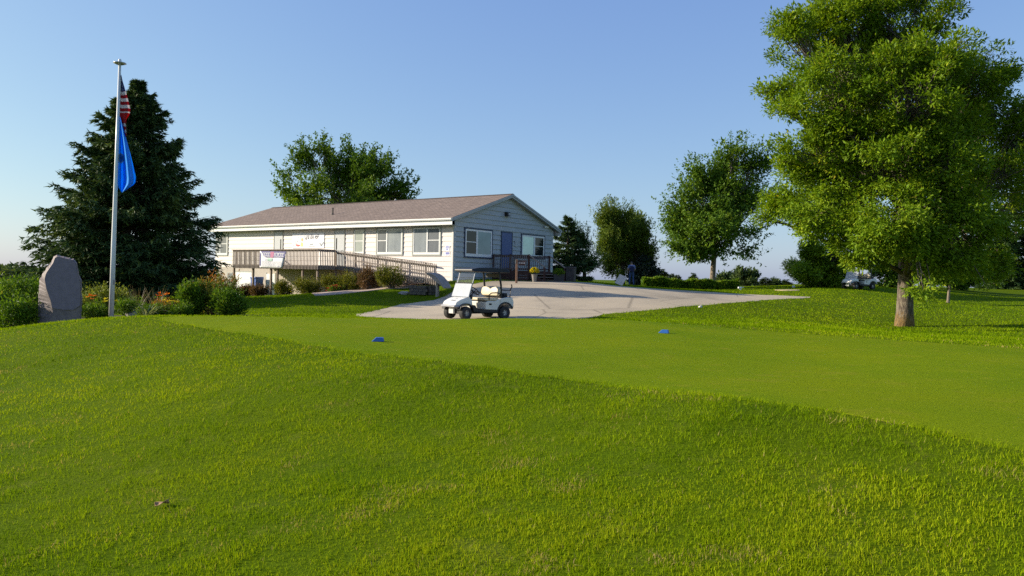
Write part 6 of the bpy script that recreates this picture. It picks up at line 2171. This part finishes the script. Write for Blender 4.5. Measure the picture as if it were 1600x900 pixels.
for j_ in range(9):
    t_ = j_ / 8
    wv = 0.036 * math.sin(PI * min(1, t_ * 0.95 + 0.05)) + 0.001
    for i_ in range(5):
        s_ = i_ / 4 * 2 - 1
        vs.append(((t_ - 0.5) * 0.10, s_ * wv, 0.022 + 0.016 * s_ * s_ + 0.012 * math.sin(4 * t_ + 2 * s_)))
for j_ in range(8):
    for i_ in range(4):
        q0 = j_ * 5 + i_
        fs.append((q0, q0 + 1, q0 + 6, q0 + 5))
o = MB().add(vs, fs).build('fallen_leaf', M_DRY, None, smooth=True, loc=p)
o.rotation_euler = (0, R(-10), R(25))
o.scale = (0.8, 0.8, 0.8)
md = o.modifiers.new('thick', 'SOLIDIFY')
md.thickness = 0.002
MB().tube([(0.05, 0, 0.05), (0.075, 0.006, 0.045)], 0.0015, 4).build('stem', M_DRY, o)
tag(o, 'curled dry brown leaf lying in the near grass', 'leaf')

# yellow flowers in a pot, planter and bin by the porch steps
M_POT = paint('grey_pot', (0.23, 0.21, 0.19), rough=0.8, var=0.15, scale=6)
d = 41.5
g = ground_at(835, d)
pt_ = thing('flower_pot', 'tapered grey pot of bright yellow flowers beside the porch steps', 'flower pot', g)
MB().lathe([(0.0, 0.0), (0.10, 0.0), (0.15, 0.36), (0.17, 0.37), (0.165, 0.40), (0.13, 0.40), (0.12, 0.35), (0.0, 0.35)], n=16).build('pot', M_POT, pt_, smooth=False)
pts = []
while len(pts) < 150:
    q_ = sphere(1)[0]
    if q_[2] > -0.35:
        pts.append((q_[0] * 0.24, q_[1] * 0.24, 0.57 + q_[2] * 0.19))
V_, F_l, R_ = leaves(np.array(pts) * np.array([0.8, 0.8, 1]) - np.array([0, 0, 0.03]), rng.normal(0, 1, (150, 3)), rng.normal(0, 1, (150, 3)), 0.09, 0.05, rng.random(150))
nmesh('foliage', V_, F_l, ML_HERB, pt_, rnd=R_)
blooms('flowers', pts, M_YELF, 0.06, pt_, 7)
d = 43.0
g = ground_at(873, d)
M_DBOX = paint('dark_planter', (0.045, 0.04, 0.038), rough=0.7, var=0.2, scale=6)
pl_ = thing('planter', 'dark square planter with low green shrub right of the porch steps', 'planter', g)
MB().prism([(-0.26, 0.0), (0.26, 0.0), (0.30, 0.42), (-0.30, 0.42)], -0.26, 0.26, 'y').build('box', M_DBOX, pl_, bevel=0.02)
n_ = 900
q_ = sphere(n_)
V_, F_l, R_ = leaves(np.array([0, 0, 0.50]) + q_ * np.array([0.33, 0.33, 0.22]) * (rng.random((n_, 1)) ** 0.4), q_ + rng.normal(0, 0.5, (n_, 3)), rng.normal(0, 0.5, (n_, 3)) + np.array([0, 0, 1]), 0.09, 0.045, rng.random(n_))
nmesh('foliage', V_, F_l, ML_HERB, pl_, rnd=R_)
g = ground_at(892, 44.5)
bn_ = thing('litter_bin', 'tall dark brown box bin in front of the dark evergreens', 'bin', g, R(-20))
M_BIN = paint('brown_bin', (0.06, 0.045, 0.042), rough=0.6, var=0.2, scale=5)
MB().span((-0.24, -0.24, 0.02), (0.24, 0.24, 0.78)).build('body', M_BIN, bn_, bevel=0.015)
MB().span((-0.26, -0.26, 0.782), (0.26, 0.26, 0.86)).build('lid', M_BIN, bn_, bevel=0.02)
MB().span((-0.15, -0.246, 0.60), (0.15, -0.241, 0.72)).build('flap', M_BLACK, bn_)

# post with hanging sign by the porch
M_POST = paint('tan_post', (0.27, 0.145, 0.085), rough=0.7, var=0.2, scale=5, stretch=(2, 2, 0.5))
g = ground_at(807, 40.0)
sp_ = thing('sign_post', 'tan timber post with a small hanging sign arm in front of the porch', 'sign post', g, HR - PI / 2 + 0.45)
MB().span((-0.065, -0.05, -0.1), (0.065, 0.05, 1.22)).build('post', M_POST, sp_, bevel=0.01)
MB().box((0, -0.06, 1.10), (0.14, 0.03, 0.2)).build('bracket', M_GREYTRIM, sp_)
MB().span((-0.02, 0.05, 1.12), (0.02, 0.50, 1.17)).build('arm', M_RED, sp_)
hs = MB().span((-0.012, 0.10, 0.92), (0.012, 0.46, 1.11)).build('hanging_sign', M_RED, sp_)
lt = MB()
for k_ in range(4):
    lt.span((-0.018, 0.14 + k_ * 0.08, 1.02), (-0.0125, 0.18 + k_ * 0.08, 1.07))
    lt.span((0.0125, 0.14 + k_ * 0.08, 1.02), (0.018, 0.18 + k_ * 0.08, 1.07))
lt.build('lettering', M_PAPER, hs)

# blue recycling bin under the deck
p = HM @ hp(401, 449, 1, -0.6)
M_BLUEB = paint('blue_plastic', (0.06, 0.13, 0.42), rough=0.4, var=0.08, scale=4)
g = Vector((p.x, p.y, H(p.x, p.y)))
zt = W(401, 432.5, -(CM.inverted() @ p).z).z
rb2 = thing('recycling_bin', 'blue wheeled recycling bin under the deck beside the white garage door', 'bin', g, HR)
hb = zt - g.z
MB().prism([(-0.24, 0.04), (0.24, 0.04), (0.30, hb * 0.9), (-0.30, hb * 0.9)], -0.28, 0.30, 'y').build('body', M_BLUEB, rb2, bevel=0.02)
MB().prism([(-0.32, hb * 0.9 + 0.003), (0.32, hb * 0.9 + 0.003), (0.28, hb), (-0.28, hb)], -0.33, 0.34, 'y').build('lid', M_BLUEB, rb2, bevel=0.02)
MB().tube([(-0.2, 0.40, hb * 0.86), (0.2, 0.40, hb * 0.86)], 0.02, 6).build('handle', M_BLUEB, rb2)
for x_ in (-0.25, 0.25):
    MB().lathe([(0.0, -0.03), (0.10, -0.03), (0.10, 0.03), (0.0, 0.03)], n=12, axis='y').build('wheel', M_BLACK, rb2, loc=(x_, 0.28, 0.10)).rotation_euler = (0, 0, PI / 2)

# block planter by the end of the ramp
p = HM @ hp(662, 458.5, 1, -3.4)
g = Vector((p.x, p.y, H(p.x, p.y)))
M_BLOCK = paint('dark_block', (0.10, 0.085, 0.07), rough=0.9, var=0.3, scale=4, bump=0.6, bscale=14)
bk = thing('block_planter', 'low dark stacked block planter by the lower end of the ramp', 'planter', g, HR)
me0 = None
for row in range(3):
    for k_ in range(4):
        for side in range(2):
            x_ = -0.56 + 0.30 * k_ + (0.07 if row % 2 else -0.02)
            if me0 is None:
                o = MB().span((-0.145, -0.09, 0.0), (0.145, 0.09, 0.148)).build('block', M_BLOCK, bk, bevel=0.014, seg=1)
                me0 = o.data
            else:
                o = link('block', me0, bk)
            o.location = (x_ + random.uniform(-0.008, 0.008), (-0.30 if side == 0 else 0.34) + random.uniform(-0.01, 0.01), row * 0.151 - 0.02)
    for k_ in range(2):
        for sx in (-0.66, 0.62):
            o = link('block', me0, bk, (sx + (0.03 if row % 2 else 0), -0.10 + 0.26 * k_, row * 0.151 - 0.018))
            o.rotation_euler = (0, 0, PI / 2)
MB().span((-0.58, -0.20, 0.0), (0.54, 0.26, 0.36)).build('soil', M_SOIL, bk)
n_ = 260
V_, F_l, R_ = leaves(np.column_stack([rng.uniform(-0.5, 0.5, n_), rng.uniform(-0.2, 0.2, n_), np.full(n_, 0.36)]), rng.normal(0, 0.5, (n_, 3)) + np.array([0, 0, 0.7]), rng.normal(0, 1, (n_, 3)), 0.12, 0.05, rng.random(n_))
nmesh('foliage', V_, F_l, ML_HERBR, bk, rnd=R_)

# curved grey timber hood on a post
d = 37.6
g = ground_at(684, d)
M_OLD = paint('silver_timber', (0.33, 0.28, 0.24), rough=0.8, var=0.25, scale=4, stretch=(1, 1, 3), bump=0.4, bscale=20)
ho = thing('curved_hood', 'weathered grey curved timber hood on a square post near the cart', 'shelter', g, R(-20))
k_ = d / F
MB().span((-0.055, -0.10, -0.2), (0.055, 0.10, 38 * k_ * 0.9)).build('post', M_OLD, ho, bevel=0.008)
# three curved boards side by side, falling away to the right
zt = W(675, 425, d).z - g.z
def arcpt(t_, off):
    x_ = -0.42 + 0.95 * t_
    z_ = zt - 0.03 - 0.70 * t_ ** 2.3
    return Vector((x_, off, z_))
for off in (-0.34, -0.115, 0.115, 0.34):
    cb = MB()
    ts = np.linspace(0, 1, 11)
    for a_, b2 in zip(ts[:-1], ts[1:]):
        p_, q_ = arcpt(a_, off), arcpt(b2, off)
        th = 0.05
        cb.hexa([(p_.x, off - 0.11, p_.z - th), (q_.x, off - 0.11, q_.z - th), (q_.x, off + 0.11, q_.z - th), (p_.x, off + 0.11, p_.z - th),
                 (p_.x, off - 0.11, p_.z), (q_.x, off - 0.11, q_.z), (q_.x, off + 0.11, q_.z), (p_.x, off + 0.11, p_.z)])
    cb.build('curved_board', M_OLD, ho)
for off in (-0.40, 0.40):
    cb = MB()
    ts = np.linspace(0, 1, 11)
    for a_, b2 in zip(ts[:-1], ts[1:]):
        p_, q_ = arcpt(a_, off), arcpt(b2, off)
        dn0, dn1 = 0.055 + 0.20 * math.sin(PI * a_), 0.055 + 0.20 * math.sin(PI * b2)
        cb.hexa([(p_.x, off - 0.02, p_.z - dn0), (q_.x, off - 0.02, q_.z - dn1), (q_.x, off + 0.02, q_.z - dn1), (p_.x, off + 0.02, p_.z - dn0),
                 (p_.x, off - 0.02, p_.z - 0.052), (q_.x, off - 0.02, q_.z - 0.052), (q_.x, off + 0.02, q_.z - 0.052), (p_.x, off + 0.02, p_.z - 0.052)])
    cb.build('side_board', M_OLD, ho)

# leaning board and stake by the person, white block by the hedge
M_BOARD = paint('pale_board', (0.62, 0.53, 0.46), rough=0.7, var=0.1, scale=6)
g = G(970, 446)
lb = thing('leaning_board', 'pale beige board leaning back at the pavement edge left of the person', 'board', g, R(-12))
c = MB().box((0, 0, 0), (0.46, 0.04, 0.62), Matrix.Rotation(R(-28), 3, 'X') @ Matrix.Rotation(R(24), 3, 'Y'))
c.build('panel', M_BOARD, lb, bevel=0.006, loc=(0, 0, 0.30))
MB().tube([(0.12, 0.10, 0.42), (0.05, 0.40, -0.05)], 0.02, 6).build('prop', M_POST, lb)
MB().tube([(-0.12, 0.10, 0.42), (-0.12, 0.42, -0.05)], 0.02, 6).build('prop', M_POST, lb)
g = ground_at(979, 55.4)
sk = MB().tube([(0.06, 0, -0.1), (-0.02, 0, 0.45), (-0.10, 0.02, 0.95)], [0.022, 0.02, 0.014], 6)
o = sk.build('stake', M_BOARD, None, loc=g)
tag(o, 'thin pale leaning stake just left of the person', 'stake')
g = ground_at(1157, 55.5)
wm = thing('white_block', 'small white plastic block with two feet at the right end of the hedge', 'marker', g, R(10))
wm.scale = (0.62, 0.62, 0.62)
MB().span((-0.28, -0.09, 0.14), (0.14, 0.09, 0.34)).build('body', M_PAPER, wm, bevel=0.03)
for x_ in (-0.03, 0.09):
    MB().span((x_ - 0.03, -0.06, -0.05), (x_ + 0.03, 0.06, 0.145)).build('foot', M_PAPER, wm, bevel=0.01)
MB().box((0.28, 0, 0.30), (0.30, 0.12, 0.06)).build('arm', M_PAPER, wm, bevel=0.015)
g = G(1240, 449.5)
o = MB().box((0, 0, 0.08), (0.20, 0.10, 0.16)).build('white_sign', M_PAPER, None, bevel=0.03, loc=g)
tag(o, 'tiny white marker on the grass beside the sand bunker', 'marker')
g = G(1094.5, 480.5)
rock('white_stone', 'small pale stone at the near edge of the pavement', g, 0.09, 0.07, 0.07, paint('pale_stone', (0.62, 0.60, 0.56), rough=0.8), 9, 'stone')

# ------------------------------------------------------------------ the person
M_SHIRT = paint('blue_shirt', (0.21, 0.25, 0.43), rough=0.85, var=0.12, scale=9, bump=0.3, bscale=14)
M_JEAN = paint('blue_jeans', (0.055, 0.09, 0.20), rough=0.9, var=0.2, scale=9, bump=0.3, bscale=14)
M_SKIN = paint('skin', (0.42, 0.25, 0.18), rough=0.55, var=0.06, scale=12)
M_HAIR = paint('grey_hair', (0.07, 0.055, 0.045), rough=0.7, var=0.3, scale=40)
M_SHOE = paint('dark_shoes', (0.03, 0.03, 0.035), rough=0.6, var=0.2, scale=12)


def skinned(name, verts, edges, radii, root, sub=2):
    me = bpy.data.meshes.new(name)
    me.from_pydata(verts, edges, [])
    o_ = bpy.data.objects.new(name, me)
    COL.objects.link(o_)
    sk_ = o_.modifiers.new('skin', 'SKIN')
    sk_.use_smooth_shade = True
    sb = o_.modifiers.new('sub', 'SUBSURF')
    sb.levels = sb.render_levels = sub
    for i_, r_ in enumerate(radii):
        r2 = r_ if hasattr(r_, '__len__') else (r_, r_)
        me.skin_vertices[0].data[i_].radius = r2
        me.skin_vertices[0].data[i_].use_root = (i_ == root)
    dg = bpy.context.evaluated_depsgraph_get()
    new = bpy.data.meshes.new_from_object(o_.evaluated_get(dg))
    bpy.data.objects.remove(o_)
    return new


PV_, PE_, PR_ = [], [], []


def jn(p_, r_, par=None):
    PV_.append(p_)
    PR_.append(r_)
    if par is not None:
        PE_.append((par, len(PV_) - 1))
    return len(PV_) - 1


pel = jn((0, 0, 0.95), (0.165, 0.115))
spn = jn((0, 0.0, 1.12), (0.15, 0.105), pel)
che = jn((0, -0.005, 1.30), (0.175, 0.115), spn)
upc = jn((0, -0.005, 1.42), (0.15, 0.10), che)
nek = jn((0, 0.015, 1.50), 0.058, upc)
hd0 = jn((0, 0.035, 1.575), (0.062, 0.07), nek)
hd1 = jn((0, 0.04, 1.655), (0.078, 0.092), hd0)
hd2 = jn((0, 0.03, 1.725), (0.058, 0.070), hd1)
for s_ in (1, -1):
    sh = jn((s_ * 0.19, 0, 1.415), 0.066, upc)
    el = jn((s_ * 0.265, -0.03, 1.14), 0.046, sh)
    wr = jn((s_ * 0.19, 0.17, 1.03), 0.031, el)
    pa = jn((s_ * 0.155, 0.235, 1.02), (0.036, 0.022), wr)
    for k_, (dx, ln_, dz) in enumerate(((0.030, 0.075, 0.02), (0.010, 0.085, 0.006), (-0.010, 0.08, -0.008), (-0.028, 0.062, -0.022))):
        f1 = jn((s_ * (0.14 + dx * 0.6), 0.235 + 0.045, 1.02 + dz * 0.7), 0.010, pa)
        f2 = jn((s_ * (0.125 + dx * 0.5), 0.235 + ln_ * 0.9, 1.0 + dz), 0.009, f1)
        jn((s_ * (0.105 + dx * 0.4), 0.235 + ln_ * 0.85, 0.975 + dz), 0.008, f2)
    t1 = jn((s_ * 0.15, 0.225, 1.055), 0.011, pa)
    jn((s_ * 0.125, 0.26, 1.065), 0.009, t1)
    hi_ = jn((s_ * 0.095, 0, 0.88), 0.10, pel)
    kn = jn((s_ * 0.135, 0.015, 0.50), 0.072, hi_)
    an_ = jn((s_ * 0.16, -0.02, 0.10), 0.052, kn)
    he = jn((s_ * 0.162, -0.02, 0.05), 0.050, an_)
    jn((s_ * 0.185, 0.14, 0.035), 0.038, he)
for p_, r_, par in (((0, 0.128, 1.62), 0.016, hd1), ((0.085, 0.02, 1.635), 0.018, hd1), ((-0.085, 0.02, 1.635), 0.018, hd1)):
    jn(p_, r_, par)
body = skinned('body', PV_, PE_, PR_, pel)
body.materials.clear()
for m_ in (M_SHIRT, M_JEAN, M_SKIN, M_HAIR, M_SHOE):
    body.materials.append(m_)
for f_ in body.polygons:
    c = f_.center
    i_ = 0
    if c.z < 0.075:
        i_ = 4
    elif c.z < 0.985 and abs(c.x) < 0.27 and not (c.y > 0.12 and c.z > 0.8):
        i_ = 1
    elif c.z > 1.475 and abs(c.x) < 0.12:
        i_ = 3 if (c.z > 1.69 or (c.z > 1.60 and c.y < 0.035)) else 2
    elif c.z < 1.24 and (abs(c.x) > 0.19 or c.y > 0.12) and (c.y > 0.0 or abs(c.x) > 0.215):
        i_ = 2
    f_.material_index = i_
g = ground_at(986.5, 55)
pr = thing('person', 'person in light blue shirt and jeans standing with back turned near the hedge', 'person', g, R(6))
link('body', body, pr)
mb = MB()
for s_ in (1, -1):
    mb.lathe([(0.0, -0.004), (0.014, -0.003), (0.014, 0.003), (0.0, 0.004)], (s_ * 0.033, 0.125, 1.655), 8, 'y')
mb.build('eyes', M_INK, pr)
MB().box((0, 0.126, 1.585), (0.045, 0.008, 0.010)).build('mouth', paint('lips', (0.3, 0.12, 0.1)), pr)
bk = MB().prism([(-0.15, 0.0), (0.15, 0.0), (0.165, 0.10), (0.15, 0.34), (0.08, 0.42), (-0.08, 0.42), (-0.15, 0.34), (-0.165, 0.10)], -0.10, 0.07, 'y', lambda i_: 1.0)
M_BAGM = paint('navy_bag', (0.018, 0.02, 0.07), rough=0.7, var=0.2, scale=12, bump=0.3)
bo = bk.build('backpack', M_BAGM, None, bevel=0.045, smooth=True, seg=3)
bo.location = g + Matrix.Rotation(R(6), 3, 'Z') @ Vector((-0.035, -0.185, 0.99))
bo.rotation_euler = (R(3), 0, R(6))
tag(bo, 'dark navy backpack on the back of the standing person', 'backpack')
for s_ in (1, -1):
    MB().tube([(s_ * 0.09, 0.04, 0.40), (s_ * 0.11, 0.10, 0.44), (s_ * 0.12, 0.30, 0.38), (s_ * 0.13, 0.28, 0.15), (s_ * 0.12, 0.05, 0.03)], 0.014, 6).build('strap', M_BAGM, bo)
